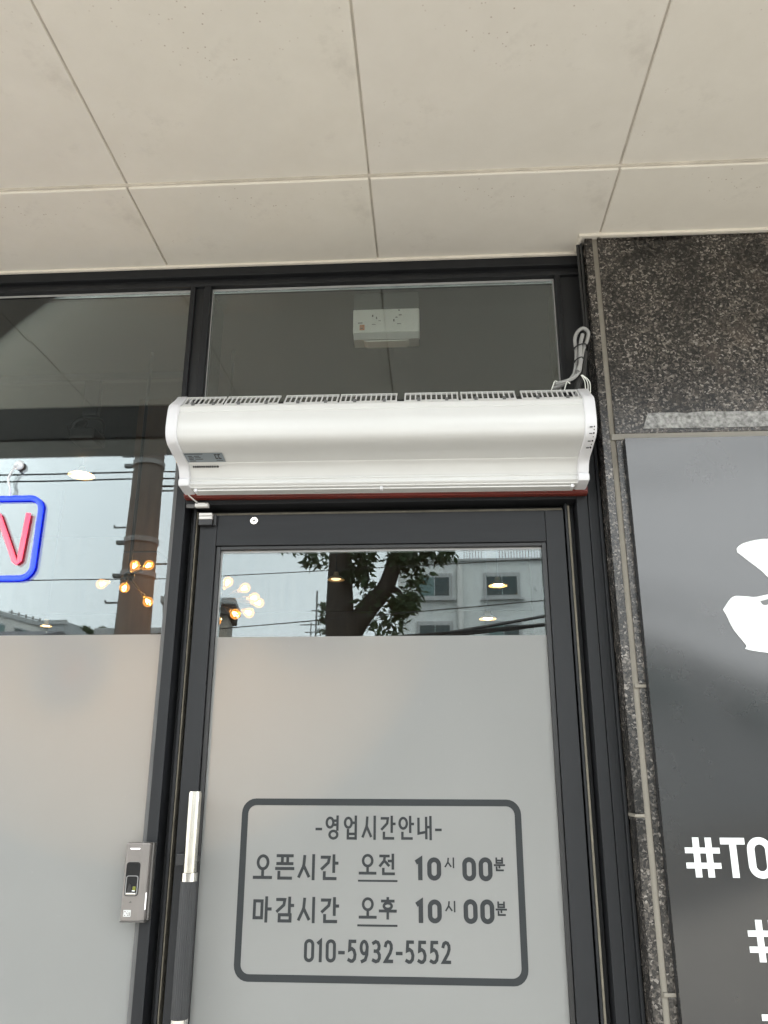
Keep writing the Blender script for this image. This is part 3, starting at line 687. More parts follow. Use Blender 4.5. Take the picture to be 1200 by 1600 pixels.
# air inlet grille along the shoulder: rows of slats with gaps between the moulded lengths
g0 = Vector((-0.1850, 2.2790)); g1 = Vector((-0.1500, 2.3150))
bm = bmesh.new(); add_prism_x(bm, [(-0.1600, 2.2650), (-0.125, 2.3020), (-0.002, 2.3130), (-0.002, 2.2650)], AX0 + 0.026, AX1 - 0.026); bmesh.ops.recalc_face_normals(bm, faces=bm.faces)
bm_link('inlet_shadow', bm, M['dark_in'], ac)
segs = [(-0.553, -0.462), (-0.458, -0.335), (-0.323, -0.201), (-0.197, -0.068), (-0.052, 0.069), (0.074, 0.196), (0.208, 0.336)]
pitch = 0.0117
for sa, sb in segs:
    bm = bmesh.new()
    def gbar(xa, xb, t0, t1, d0, d1, skew=0.0):
        """bar lying on the sloped shoulder: t along the slope, d off it"""
        dirs = (g1 - g0); nrm = Vector((-dirs.y, dirs.x)).normalized(); dirs = dirs
        c = []
        for t, d in ((t0, d0), (t0, d1), (t1, d1), (t1, d0)):
            p = g0 + dirs * t + nrm * d; c.append((p.x, p.y))
        a = [bm.verts.new((xa + (skew if i in (2, 3) else 0), *q)) for i, q in enumerate(c)]
        b = [bm.verts.new((xb + (skew if i in (2, 3) else 0), *q)) for i, q in enumerate(c)]
        for i in range(4): bm.faces.new((a[i], a[(i + 1) % 4], b[(i + 1) % 4], b[i]))
        bm.faces.new(a[::-1]); bm.faces.new(b)
    gbar(sa, sb, -0.02, 0.10, -0.002, 0.0020); gbar(sa, sb, 0.91, 1.02, -0.002, 0.0020)
    k = int(round((sb - sa) / pitch)); st = (sb - sa - 0.004) / k
    for i in range(k + 1):
        gbar(sa + i * st, sa + i * st + 0.0034, 0.10, 0.90, 0.0, 0.0016)
    bmesh.ops.recalc_face_normals(bm, faces=bm.faces)
    bm_link('inlet_grille', bm, M['white'], ac)
    for q in (0.27, 0.78):
        xq = sa + (sb - sa) * q; box('clip', xq - 0.0035, xq + 0.0035, -0.1890, -0.1830, 2.2760, 2.2860, M['gasket'], ac, 0.0008)
# outlet louvre lip with its little pivots
box('outlet_lip', AX0 + 0.030, AX1 - 0.030, -0.062, -0.030, 2.1180, 2.1222, M['white'], ac, 0.0015)
for x in (AX0 + 0.036, -0.109, AX1 - 0.036):
    box('pivot', x - 0.003, x + 0.003, -0.0660, -0.052, 2.1150, 2.1230, M['white_cap'], ac, 0.001)
# rating label with fine print, serial number row
def under(t):      # point on the underside slope of the cover, slightly proud
    return (-0.160 + t * (-0.104 + 0.160), 2.1840 + t * (2.1752 - 2.1840))
def slope_patch(name, xa, xb, t0, t1, mat, off, skew=0.0, par=None):
    bm = bmesh.new(); (ya, za), (yb, zb) = under(t0), under(t1)
    n_ = Vector((0, za - zb, -(yb - ya))) * 1.0; n_ = Vector((0, -(za - zb), -(abs(yb - ya)))).normalized()
    q = [Vector((xa, ya, za)), Vector((xb, ya, za)), Vector((xb, yb, zb)), Vector((xa, yb, zb))]
    a = [bm.verts.new(p + n_ * off) for p in q]; b = [bm.verts.new(p + n_ * (off - 0.0004)) for p in q]
    bm.faces.new(a); bm.faces.new(b[::-1])
    for i in range(4): bm.faces.new((a[i], b[i], b[(i + 1) % 4], a[(i + 1) % 4]))
    bmesh.ops.recalc_face_normals(bm, faces=bm.faces)
    return bm_link(name, bm, mat, par or ac)
lab = slope_patch('rating_label', -0.5550, -0.4660, 0.28, 0.98, M['label'], 0.0022)
bm_lines = [(-0.553, -0.512, 0.32, 0.37), (-0.548, -0.538, 0.48, 0.54), (-0.534, -0.522, 0.48, 0.53), (-0.548, -0.536, 0.60, 0.66), (-0.533, -0.520, 0.60, 0.64),
            (-0.548, -0.538, 0.72, 0.78), (-0.534, -0.516, 0.72, 0.76), (-0.548, -0.535, 0.85, 0.90), (-0.486, -0.471, 0.84, 0.88)]
for xa, xb, t0, t1 in bm_lines:
    slope_patch('fine_print', xa, xb, t0, t1, M['grey_print'], 0.0026, par=lab)
# the certification mark: two bracket shapes
for xa, xb, t0, t1 in ((-0.4860, -0.4838, 0.36, 0.74), (-0.4838, -0.4800, 0.36, 0.44), (-0.4838, -0.4800, 0.66, 0.74), (-0.4785, -0.4763, 0.36, 0.74), (-0.4763, -0.4725, 0.36, 0.44), (-0.4763, -0.4725, 0.66, 0.74)):
    slope_patch('certification_mark', xa, xb, t0, t1, M['ink'], 0.0026, par=lab)
rr = random.Random(9); x = -0.546
for k in range(13):
    wv = rr.choice((0.0016, 0.0024, 0.0030))
    bm = bmesh.new(); add_box(bm, x, x + wv, -0.0948, -0.0895, 2.1652, 2.1698)
    box('serial_print', x, x + wv, -0.0945, -0.0905, 2.1648, 2.1685, M['ink'], ac); bm.free()
    x += wv + 0.0020 + rr.uniform(0, 0.0006)
# controls on the right end cap
for k, (dy, dz, s) in enumerate(((-0.2048, 2.2020, 0.0016), (-0.2008, 2.1965, 0.0013), (-0.1940, 2.1915, 0.0020), (-0.1850, 2.1868, 0.0012), (-0.1740, 2.1818, 0.0020), (-0.1620, 2.1785, 0.0014), (-0.1500, 2.1760, 0.0020))):
    bm = bmesh.new(); bmesh.ops.create_uvsphere(bm, u_segments=12, v_segments=8, radius=s)
    for v in bm.verts: v.co = Vector((AX1 - 0.0070, dy, dz)) + v.co
    bm_link('control_dot', bm, M['ink'], ac, True)
    if k % 2 == 0:
        box('control_print', AX1 - 0.0165, AX1 - 0.0105, dy - 0.0006, dy + 0.003, dz - 0.0009, dz + 0.0004, M['grey_print'], ac)
ac.rotation_euler = (0, 0.0045, 0); ac.location.z += 0.003

# red mounting board behind and below it
rb = empty('mounting_board', (-0.108, -0.01, 2.11), 'dark red painted mounting board under the white air curtain', 'board')
box('board', -0.5860, 0.3690, -0.022, -0.001, 2.1120, 2.30, M['red'], rb, 0.0015)
box('board_lip', -0.5840, 0.3670, -0.0300, -0.0222, 2.1135, 2.1195, M['red'], rb, 0.001)
sc_ = cyl_y('screw', 0.356, 2.1235, -0.0250, -0.0225, 0.0052, M['brass'], rb, 20, 0.0006)
cyl_y('screw_socket', 0.356, 2.1235, -0.0258, -0.0249, 0.0022, M['ink'], sc_, 12)
rb.rotation_euler = (0, 0.0060, 0); rb.location.z += 0.006

# ================================================================== CABLE
pc = empty('power_cable', (0.36, -0.05, 2.36), 'looped grey power cable tied up beside the air curtain', 'cable')
loop = spline([(0.300, -0.050, 2.372), (0.325, -0.060, 2.378), (0.345, -0.070, 2.392), (0.353, -0.075, 2.415), (0.357, -0.075, 2.450), (0.357, -0.072, 2.490), (0.366, -0.070, 2.513),
               (0.380, -0.070, 2.521), (0.3905, -0.070, 2.510), (0.386, -0.070, 2.488), (0.3740, -0.075, 2.460), (0.3640, -0.080, 2.420), (0.358, -0.082, 2.398), (0.340, -0.082, 2.380), (0.300, -0.085, 2.366)], 8)
tube('cable', loop, 0.0044, M['cable'], pc)
tube('cable', spline([(0.374, -0.083, 2.497), (0.3675, -0.086, 2.475), (0.3640, -0.086, 2.450), (0.361, -0.090, 2.415), (0.354, -0.092, 2.395)], 6), 0.0046, M['cable'], pc)
tube('tape_sleeve', spline([(0.380, -0.060, 2.462), (0.374, -0.064, 2.425), (0.368, -0.070, 2.395), (0.356, -0.075, 2.372), (0.352, -0.075, 2.345)], 6), 0.0085, M['cable_dark'], pc)
for z, xm, rw in ((2.4655, 0.3665, 0.0150), (2.4300, 0.3605, 0.0105)):
    ring = [(xm + rw * math.cos(a), -0.078 + 0.015 * math.sin(a), z + 0.004 * math.cos(a)) for a in [2 * math.pi * k / 20 for k in range(21)]]
    tube('cable_tie', ring, 0.0017, M['cable_dark'], pc, 6)
for dx in (0.0, 0.006, 0.011):
    tube('loose_wire', spline([(0.362 + dx * 0.3, -0.085, 2.388), (0.368 + dx, -0.09, 2.368), (0.366 + dx, -0.10, 2.335)], 6), 0.0011, M['white_box'], pc, 6)
tube('loose_wire', spline([(0.285, -0.115, 2.335), (0.292, -0.125, 2.352), (0.297, -0.13, 2.350)], 6), 0.0013, M['white_box'], pc, 6)
tube('loose_wire', spline([(0.315, -0.115, 2.335), (0.320, -0.125, 2.350), (0.326, -0.13, 2.344)], 6), 0.0013, M['white_box'], pc, 6)
bd = empty('black_lead', (0.39, -0.02, 2.45), 'black lead running down the corner between frame and granite pillar', 'cable')
tube('lead', spline([(0.3885, -0.045, 2.776), (0.3895, -0.040, 2.70), (0.392, -0.035, 2.60), (0.391, -0.04, 2.52), (0.383, -0.055, 2.47)], 8), 0.0042, M['cable_dark'], bd)
tube('lead', spline([(0.3955, -0.050, 2.776), (0.3965, -0.045, 2.68), (0.396, -0.043, 2.56), (0.392, -0.05, 2.48), (0.386, -0.06, 2.45)], 8), 0.0032, M['cable_dark'], bd)

# ================================================================== DOOR CONTACT SENSOR
s1 = empty('door_contact', (-0.543, -0.005, 2.10), 'small pale door contact with thin wire on the frame head', 'sensor')
box('case', -0.5600, -0.5280, -0.0150, -0.0002, 2.1005, 2.1105, M['sensor'], s1, 0.0015)
box('bracket', -0.5830, -0.5602, -0.0060, -0.0002, 2.1010, 2.1100, M['gasket'], s1, 0.001)
tube('wire', spline([(-0.553, -0.012, 2.110), (-0.562, -0.026, 2.116), (-0.571, -0.032, 2.124), (-0.577, -0.030, 2.135)], 6), 0.0017, M['sensor'], s1, 8)
for x in (-0.556, -0.532):
    box('foot', x - 0.003, x + 0.003, -0.0162, -0.0148, 2.1080, 2.1112, M['gasket'], s1)
s2 = empty('contact_magnet', (-0.535, 0.01, 2.07), 'pale contact magnet with black foot on the door corner', 'sensor')
box('case', -0.5530, -0.5210, 0.0020, 0.0140, 2.0745, 2.0815, M['sensor'], s2, 0.0012)
box('case', -0.5525, -0.5215, 0.0000, 0.0140, 2.0825, 2.0895, M['sensor'], s2, 0.0012)
box('foot', -0.5530, -0.5200, 0.0030, 0.0199, 2.0600, 2.0743, M['black_plastic'], s2, 0.001)
box('plate', -0.5200, -0.5130, 0.0120, 0.0198, 2.0610, 2.0890, M['black_plastic'], s2, 0.001)

# ================================================================== FINGERPRINT READER
fp = empty('fingerprint_reader', (-0.617, -0.01, 1.21), 'bronze grey fingerprint access reader on the frame left of the door', 'access reader')
bm = bmesh.new()
add_prism = [(-0.6455, 0.0), (-0.6455, -0.020), (-0.6425, -0.0255), (-0.6085, -0.0255), (-0.5965, -0.0185), (-0.5930, -0.010), (-0.5930, 0.0)]
a = [bm.verts.new((x, y, 1.2075)) for x, y in add_prism]; b = [bm.verts.new((x, y, 1.3555)) for x, y in add_prism]
for i in range(len(a)): bm.faces.new((a[i], a[(i + 1) % len(a)], b[(i + 1) % len(a)], b[i]))
bm.faces.new(a[::-1]); bm.faces.new(b); bmesh.ops.recalc_face_normals(bm, faces=bm.faces); bevel_all(bm, 0.0016, 3)
cs = bm_link('case', bm, M['reader'], fp)
box('end_plate', -0.6450, -0.5935, -0.0235, -0.0004, 1.2045, 1.2073, M['reader_dark'], fp, 0.001)
box('side_plate', -0.5928, -0.5885, -0.0140, -0.0004, 1.2080, 1.3550, M['reader_dark'], fp, 0.001)
bm = bmesh.new(); add_poly_xz(bm, rrect(-0.6395, -0.6105, 1.2540, 1.3185, 0.006), -0.0262, -0.0250)
bm_link('sensor_window', bm, M['gloss_black'], cs)
bm = bmesh.new(); add_ring_xz(bm, rrect(-0.6380, -0.6120, 1.2555, 1.2930, 0.0050), rrect(-0.6362, -0.6138, 1.2590, 1.2915, 0.0035), -0.0275, -0.0262)
bm_link('sensor_rim', bm, plain('rim_grey', (0.22, 0.22, 0.22), 0.3), cs)
box('finger_rest', -0.6350, -0.6150, -0.0290, -0.0263, 1.2565, 1.2605, M['brushed'], cs, 0.001)
bm = bmesh.new(); add_poly_xz(bm, [(-0.6350, 1.2610), (-0.6240, 1.2610), (-0.6270, 1.2750), (-0.6310, 1.2780)], -0.0274, -0.0263); bm_link('finger_guide', bm, M['black_plastic'], cs)
box('sensor_prism', -0.6225, -0.6160, -0.0280, -0.0263, 1.2640, 1.2725, M['olive'], cs, 0.001)
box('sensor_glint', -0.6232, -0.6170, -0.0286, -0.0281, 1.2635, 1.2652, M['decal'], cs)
box('indicator', -0.6345, -0.6145, -0.0262, -0.0251, 1.3435, 1.3452, emit('white_led', (1, 1, 1), 0.5, (0.8, 0.8, 0.8)), cs, 0.0003)
box('side_light', -0.5968, -0.5950, -0.0190, -0.0165, 1.2280, 1.2600, emit('side_led', (1, 1, 1), 0.15, (0.7, 0.7, 0.7)), cs)
bm = bmesh.new(); add_poly_xz(bm, [(-0.6290, 1.2415), (-0.6220, 1.2415), (-0.6240, 1.2450)], -0.0259, -0.0252); bm_link('embossed_mark', bm, M['reader_dark'], cs)
bm = bmesh.new(); add_poly_xz(bm, rrect(-0.6375, -0.6225, 1.2160, 1.2280, 0.0006, 2), -0.0260, -0.0252); lg = bm_link('logo_plate', bm, M['decal'], cs)
box('logo_field', -0.6366, -0.6234, -0.0263, -0.0261, 1.2172, 1.2268, M['reader'], lg)
text('logo_letters', 'ADT', -0.6362, -0.6238, 1.2180, 1.2260, -0.0264, M['decal'], lg, 0.03, 0.0004)

# ================================================================== EXIT-SIGN BOX behind the transom glass
ex = empty('exit_sign_box', (-0.106, 0.06, 2.58), 'white plastic sign box with slots and orange sticker behind the transom glass', 'sign box')
box('mounting_plate', -0.1925, -0.0190, 0.0600, 0.0900, 2.6685, 2.7230, plain('grey_mounting_plate', (0.06, 0.062, 0.058), 0.6), ex)
bx_ = box('case', -0.1935, -0.0180, 0.0500, 0.0950, 2.5985, 2.6680, M['white_box'], ex, 0.003, 3)
bm = bmesh.new(); add_prism_x(bm, [(0.0505, 2.5980), (0.0560, 2.5800), (0.0940, 2.5780), (0.0940, 2.5980)], -0.1915, -0.0200); bmesh.ops.recalc_face_normals(bm, faces=bm.faces)
bm_link('lower_lens', bm, plain('milky_lens', (0.45, 0.45, 0.42), 0.3), ex)
bm = bmesh.new(); bow = [(-0.165, 2.5772), (-0.155, 2.5740), (-0.055, 2.5740), (-0.045, 2.5772)]
add_poly_xz(bm, bow[::-1], 0.056, 0.090); bm_link('lens_rim', bm, M['white_box'], ex)
for x0, x1, z0, z1 in ((-0.1430, -0.1395, 2.6440, 2.6500), (-0.1325, -0.1295, 2.6375, 2.6435), (-0.0870, -0.0835, 2.6290, 2.6350), (-0.0810, -0.0755, 2.6400, 2.6420), (-0.0720, -0.0645, 2.6465, 2.6488),
                       (-0.0730, -0.0700, 2.6605, 2.6640), (-0.1435, -0.1335, 2.6205, 2.6218), (-0.0765, -0.0665, 2.6205, 2.6218), (-0.1800, -0.1680, 2.6255, 2.6275), (-0.1260, -0.1200, 2.6312, 2.6324)):
    box('slot', x0, x1, 0.0490, 0.0501, z0, z1, M['ink'], bx_)
st_ = box('sticker', -0.1755, -0.1625, 0.0488, 0.0499, 2.6050, 2.6205, M['orange'], bx_)
box('sticker_print', -0.1730, -0.1670, 0.0484, 0.0487, 2.6085, 2.6110, M['ink'], st_)

# ================================================================== NEON SIGN in the left window
ne = empty('neon_sign', (-1.20, 0.012, 1.93), 'blue and pink neon style sign hanging in the left window', 'neon sign')
NEON_B = emit('blue_neon', (0.004, 0.022, 1.0), 0.5, (0.03, 0.06, 0.4)); NEON_P = emit('pink_neon', (1.0, 0.065, 0.11), 0.30, (0.4, 0.12, 0.16))
NY = 0.0150; KX = lambda x: x * 1.8095 / 1.92; KZ = lambda z: 1.5 + (z - 1.5) * 1.8095 / 1.92
rim = [(KX(x), NY, KZ(z)) for x, z in rrect(-1.475, -1.0115, 1.9640, 2.1790, 0.032, 8)]; rim.append(rim[0]); rim.append(rim[1])
nb = tube('border_tube', rim, 0.0068, NEON_B, ne, 12)
for v in nb.data.vertices: v.co.y = NY + (v.co.y - NY) * 0.5
def neon(strokes):
    bm = bmesh.new()
    for s in strokes: add_tube(bm, [(KX(x), NY, KZ(z)) for x, z in s], 0.0064, 10)
    for v in bm.verts: v.co.y = NY + (v.co.y - NY) * 0.5
    return bm_link('letter_tube', bm, NEON_P, ne, True)
zt, zb_ = 2.137, 2.004
neon([[(-1.130, zb_), (-1.130, zt - 0.004), (-1.1255, zt), (-1.121, zt - 0.006), (-1.062, zb_ + 0.006), (-1.0555, zb_), (-1.049, zb_ + 0.006), (-1.0425, zt)]])
neon([[(-1.150, zt), (-1.205, zt), (-1.205, zb_), (-1.150, zb_)], [(-1.205, (zt + zb_) / 2), (-1.158, (zt + zb_) / 2)]])
neon([[(-1.300, zb_), (-1.300, zt), (-1.262, zt), (-1.248, zt - 0.015), (-1.248, zt - 0.05), (-1.262, zt - 0.066), (-1.300, zt - 0.066)]])
ol = [(x, z) for x, z in rrect(-1.420, -1.345, zb_, zt, 0.035, 8)]; ol += ol[:2]
neon([ol])
CLEAR = plain('milky_plastic', (0.75, 0.78, 0.82), 0.3)
tube('hanging_cord', spline([(KX(-1.1000), NY, KZ(2.186)), (KX(-1.0985), 0.008, KZ(2.205)), (KX(-1.106), 0.006, KZ(2.232)), (KX(-1.092), 0.005, KZ(2.266))], 6), 0.0026, CLEAR, ne, 8)
cyl_y('suction_cup', KX(-1.0880), KZ(2.2720), 0.010, 0.0208, 0.0120, CLEAR, ne, 20, 0.004)
tube('hook', spline([(KX(-1.088), 0.010, KZ(2.272)), (KX(-1.094), 0.002, KZ(2.262)), (KX(-1.086), 0.002, KZ(2.256))], 5), 0.002, CLEAR, ne, 8)

# ================================================================== INTERIOR LAMPS
AMB = emit('amber_filament', (1.0, 0.50, 0.14), 14.0)
GLOW = emit('amber_bulb_core', (1.0, 0.50, 0.14), 1.5)
def nearer(p, k=0.66):      # hung a good half metre behind the glass
    c = Vector((0, -1.8, 1.5)); return tuple(c + (Vector(p) - c) * k)
def chandelier(label, hub, bulbs, watts, ceil=2.949):
    hub = nearer(hub); bulbs = [nearer(b) for b in bulbs]
    t = empty('chandelier', hub, label, 'chandelier')
    H = Vector(hub)
    bm = bmesh.new(); bmesh.ops.create_uvsphere(bm, u_segments=16, v_segments=10, radius=0.018)
    for v in bm.verts: v.co += H
    bm_link('hub', bm, M['frame_dark'], t, True)
    if watts > 1:
        pl = bpy.data.lights.new('chandelier_light', 'SPOT'); pl.spot_size = math.radians(172); pl.spot_blend = 0.35
    else:
        pl = bpy.data.lights.new('chandelier_light', 'POINT')
    pl.energy = watts; pl.color = (1.0, 0.55, 0.22); pl.shadow_soft_size = 0.01
    po = bpy.data.objects.new('chandelier_light', pl); COL.objects.link(po); po.parent = t; po.location = (0.06, 0.10 if watts > 1 else 0.24, -0.02 if watts > 1 else 0.08)
    tube('stem', [H, (H.x, H.y, ceil)], 0.006, M['frame_dark'], t, 10)
    for bpos in bulbs:
        B = Vector(bpos); d = (B - H).normalized(); S = B - d * 0.030
        ar = tube('arm', [H, S - d * 0.01], 0.003, M['frame_dark'], t, 8)
        tube('socket', [S - d * 0.016, S], 0.007, M['frame_dark'], ar, 14)
        bm = bmesh.new()
        pr = [(0.0, 0.006), (0.007, 0.007), (0.016, 0.013), (0.025, 0.017), (0.034, 0.016), (0.042, 0.010), (0.045, 0.002)]
        add_tube(bm, [S + d * p for p, r in pr], [r for p, r in pr], 16)
        gb = bm_link('bulb', bm, M['bulb_glass'], t, True)
        up = d.orthogonal().normalized(); sdv = d.cross(up); bm = bmesh.new()
        for k in range(5):
            a0 = k * math.pi * 0.4; e = (up * math.cos(a0) + sdv * math.sin(a0))
            add_tube(bm, [S + d * 0.014 + e * 0.002, S + d * 0.031 + e * 0.007], 0.0011, 6)
        bm_link('filament', bm, AMB, gb, True)
    return t
chandelier('bare bulb chandelier glowing behind the left window beside the mullion', (-1.515, 2.05, 2.43),
           [(-1.47, 2.0, 2.478), (-1.396, 2.0, 2.476), (-1.636, 2.0, 2.379), (-1.493, 1.95, 2.348), (-1.367, 1.95, 2.276)], 0.36)
chandelier('bare bulb chandelier glowing behind the upper left of the door glass', (-1.06, 2.05, 2.30),
           [(-0.992, 2.0, 2.388), (-0.904, 2.0, 2.355), (-0.850, 1.98, 2.300), (-0.842, 2.05, 2.288), (-0.878, 2.0, 2.228), (-0.934, 1.95, 2.213), (-1.027, 1.95, 2.182)], 3.0)
tp = empty('timber_post', (-1.115, 1.2, 0), 'brown timber panelled post behind the bulbs in the left window', 'post')
M['timber'] = plain('warm_brown_timber', (0.070, 0.040, 0.022), 0.6, var=0.25, scale=5, stretch=(8, 8, 0.7))
for z0, z1 in ((0.0, 0.75), (0.756, 1.35), (1.356, 1.90), (1.906, 2.30), (2.306, 2.949)):
    box('panel', -1.182, -1.048, 1.12, 1.27, z0, z1, M['timber'], tp, 0.002)
box('core', -1.177, -1.053, 1.126, 1.264, 0.0, 2.948, M['frame_dark'], tp)
SHADE_IN = plain('warm_shade_inside', (0.75, 0.62, 0.42), 0.5)
def pendant(label, p, r=0.045, h_=0.022, e=9.0):
    t = empty('pendant_lamp', p, label, 'pendant lamp', 'shallow pendant lamps inside the shop'); X = Vector(p)
    bm = bmesh.new(); add_tube(bm, [X, X + Vector((0, 0, h_ * 0.5)), X + Vector((0, 0, h_)), X + Vector((0, 0, h_ + 0.02))], [r, r * 0.8, r * 0.35, 0.012], 24, caps=False)
    bm_link('shade', bm, SHADE_IN, t, True)
    bm = bmesh.new(); bmesh.ops.create_uvsphere(bm, u_segments=16, v_segments=8, radius=r * 0.55)
    for v in bm.verts: v.co = X + Vector((v.co.x, v.co.y, v.co.z * 0.35 + h_ * 0.3))
    bm_link('bulb', bm, emit('warm_lamp', (1.0, 0.66, 0.33), e), t, True)
    if e > 4:
        pl = bpy.data.lights.new('pendant_light', 'SPOT'); pl.spot_size = math.radians(172); pl.spot_blend = 0.35; pl.energy = 0.5 if p[0] < -1 else 1.2; pl.color = (1.0, 0.80, 0.60); pl.shadow_soft_size = 0.004
        po = bpy.data.objects.new('pendant_light', pl); COL.objects.link(po); po.parent = t; po.location = (0, 0, -0.03)
    tube('cord', [X + Vector((0, 0, h_ + 0.018)), (X.x, X.y, 2.949)], 0.0025, M['frame_dark'], t, 6)
pendant('round pendant lamp seen high behind the left window', (-1.685, 1.75, 2.862), 0.062, 0.025, 8)
pendant('small lit pendant lamp low in the left window above the frosted film', (-1.985, 2.2, 2.207), 0.030, 0.015, 5)
pendant('upper lit pendant lamp at right of the door glass', (0.325, 2.0, 2.350), 0.045, 0.022, 7)
pendant('lower lit pendant lamp at right of the door glass', (0.313, 2.6, 2.298), 0.048, 0.022, 6)
pendant('dim pinkish pendant lamp behind the reflected tree trunk', (-0.533, 2.6, 2.528), 0.05, 0.025, 0.5)
# track spotlight silhouette
sp = empty('track_spotlight', (-1.28, 0.9, 2.67), 'black track spotlight hanging from the dark ceiling left of the air curtain', 'spotlight')
box('track', -2.9, -0.9, 0.885, 0.915, 2.92, 2.949, M['black_plastic'], sp, 0.002)
box('adapter', -1.305, -1.245, 0.885, 0.915, 2.775, 2.9198, M['black_plastic'], sp, 0.004)
tube('yoke', spline([(-1.335, 0.9, 2.70), (-1.335, 0.9, 2.745), (-1.30, 0.9, 2.765), (-1.25, 0.9, 2.765), (-1.222, 0.9, 2.745), (-1.222, 0.9, 2.70)], 5), 0.006, M['black_plastic'], sp, 8)
box('lamp_head', -1.328, -1.230, 0.85, 0.96, 2.665, 2.712, M['black_plastic'], sp, 0.01)
tube('cord', spline([(-1.275, 0.9, 2.77), (-1.32, 0.89, 2.76), (-1.35, 0.88, 2.73), (-1.33, 0.88, 2.70), (-1.29, 0.88, 2.715), (-1.275, 0.88, 2.74), (-1.29, 0.88, 2.755)], 5), 0.004, M['black_plastic'], sp, 8)

# ================================================================== THE STREET (mirrored in the glass)
M['concrete'] = plain('weathered_concrete', (0.11, 0.10, 0.092), 0.85, var=0.2, scale=4)
M['steel_dark'] = plain('galvanised_steel', (0.22, 0.22, 0.22), 0.5, metal=0.5)
M['wire'] = plain('black_cable', (0.02, 0.02, 0.02), 0.6)
def utility_pole(label, x, y):
    t = empty('utility_pole', (x, y, 0), label, 'utility pole', 'utility poles along the kerb')
    sh = tube('shaft', [(x, y, -0.02), (x, y, 3.0), (x, y, 5.1), (x, y, 9.5)], [0.225, 0.198, 0.174, 0.13], M['concrete'], t, 28)
    for k in range(14):
        z = 2.43 + k * 0.45; s = -1 if k % 2 == 0 else 1; r = 0.2 - (z - 3) * 0.0105
        tube('step_bolt', [(x + s * (r - 0.03), y, z), (x + s * (r + 0.16), y, z), (x + s * (r + 0.16), y, z + 0.03)], 0.012, M['steel_dark'], t, 8)
    for z in (4.02, 4.98, 3.62):
        tube('clamp', [(x, y, z), (x, y, z + 0.06)], 0.2 - (z - 3) * 0.0105 + 0.012, M['steel_dark'], t, 24)
        box('insulator', x - 0.30, x - 0.2, y - 0.03, y + 0.03, z, z + 0.05, M['steel_dark'], t, 0.01)
    box('crossarm', x - 0.05, x + 0.05, y - 0.9, y + 0.9, 8.8, 8.92, M['steel_dark'], t, 0.01)
    return t
utility_pole('tall concrete utility pole mirrored in the left window beside the mullion', -3.375, -7.0)
def wire(label, a, b, r=0.012, sag=0.25):
    A, B = Vector(a), Vector(b); pts = [A.lerp(B, k / 24) - Vector((0, 0, sag * 4 * (k / 24) * (1 - k / 24))) for k in range(25)]
    o = tube('overhead_wire', pts, r, M['wire'], None, 6)
    return tag(o, label, 'wire', 'overhead wires along the street')
wire('topmost overhead wire mirrored in the left window', (-30, -7.22, 5.15), (-3.375, -7.22, 5.01), 0.011, 0.05)
wire('second overhead wire from the top mirrored in the left window', (-30, -7.22, 5.05), (-3.375, -7.22, 4.92), 0.011, 0.05)
wire('overhead wire low in the left window, just below the neon sign', (-30, -7.22, 3.55), (-3.375, -7.22, 3.66), 0.007, 0.0)
wire('overhead wire right of the utility pole, third from the top', (-3.375, -7.22, 4.82), (26, -7.22, 5.6), 0.014, 0.3)
wire('overhead wire right of the utility pole, topmost', (-3.375, -7.22, 5.01), (26, -7.22, 5.8), 0.011, 0.3)
wire('overhead wire right of the utility pole, second from the top', (-3.375, -7.22, 4.92), (26, -7.22, 5.7), 0.011, 0.3)
wire('overhead wire crossing the sky high in the door glass', (-3.375, -7.22, 3.65), (26, -7.22, 4.9), 0.006, 0.0)
wire('overhead wire crossing the sky low in the door glass', (-3.375, -7.22, 2.99), (26, -7.22, 5.3), 0.007, 0.0)
wire('thick upper cable of the bundle mirrored low in the door glass at right', (-7, -20, 3.9), (16, -20, 7.6), 0.045, 0.0)
wire('thick middle cable of the bundle mirrored low in the door glass at right', (-7, -20, 4.25), (16, -20, 6.6), 0.04, 0.0)
wire('thick lower cable of the bundle mirrored low in the door glass at right', (-7, -20, 4.55), (16, -20, 6.25), 0.05, 0.0)

# street tree
M['bark'] = plain('dark_bark', (0.045, 0.038, 0.032), 0.9, var=0.4, scale=9, bmp=0.5, bscale=40, stretch=(6, 6, 1))
def leaf_mat(name, col):
    mt, n, b = newmat(name); t = noise(n, 2.5, 3)
    r = ramp(n, t.outputs['Fac'], [(0.3, tuple(c * 0.6 for c in col)), (0.7, tuple(c * 1.35 for c in col))])
    n.links.new(r.outputs[0], b.inputs['Base Color']); b.inputs['Roughness'].default_value = 0.5
    tl = n.nodes.new('ShaderNodeBsdfTranslucent'); n.links.new(r.outputs[0], tl.inputs[0]); ms = n.nodes.new('ShaderNodeMixShader'); ms.inputs[0].default_value = 0.3
    o = n.nodes['Material Output']; n.links.new(b.outputs[0], ms.inputs[1]); n.links.new(tl.outputs[0], ms.inputs[2]); n.links.new(ms.outputs[0], o.inputs[0])
    return mt
M['leaf'] = leaf_mat('street_tree_leaf', (0.050, 0.085, 0.035))
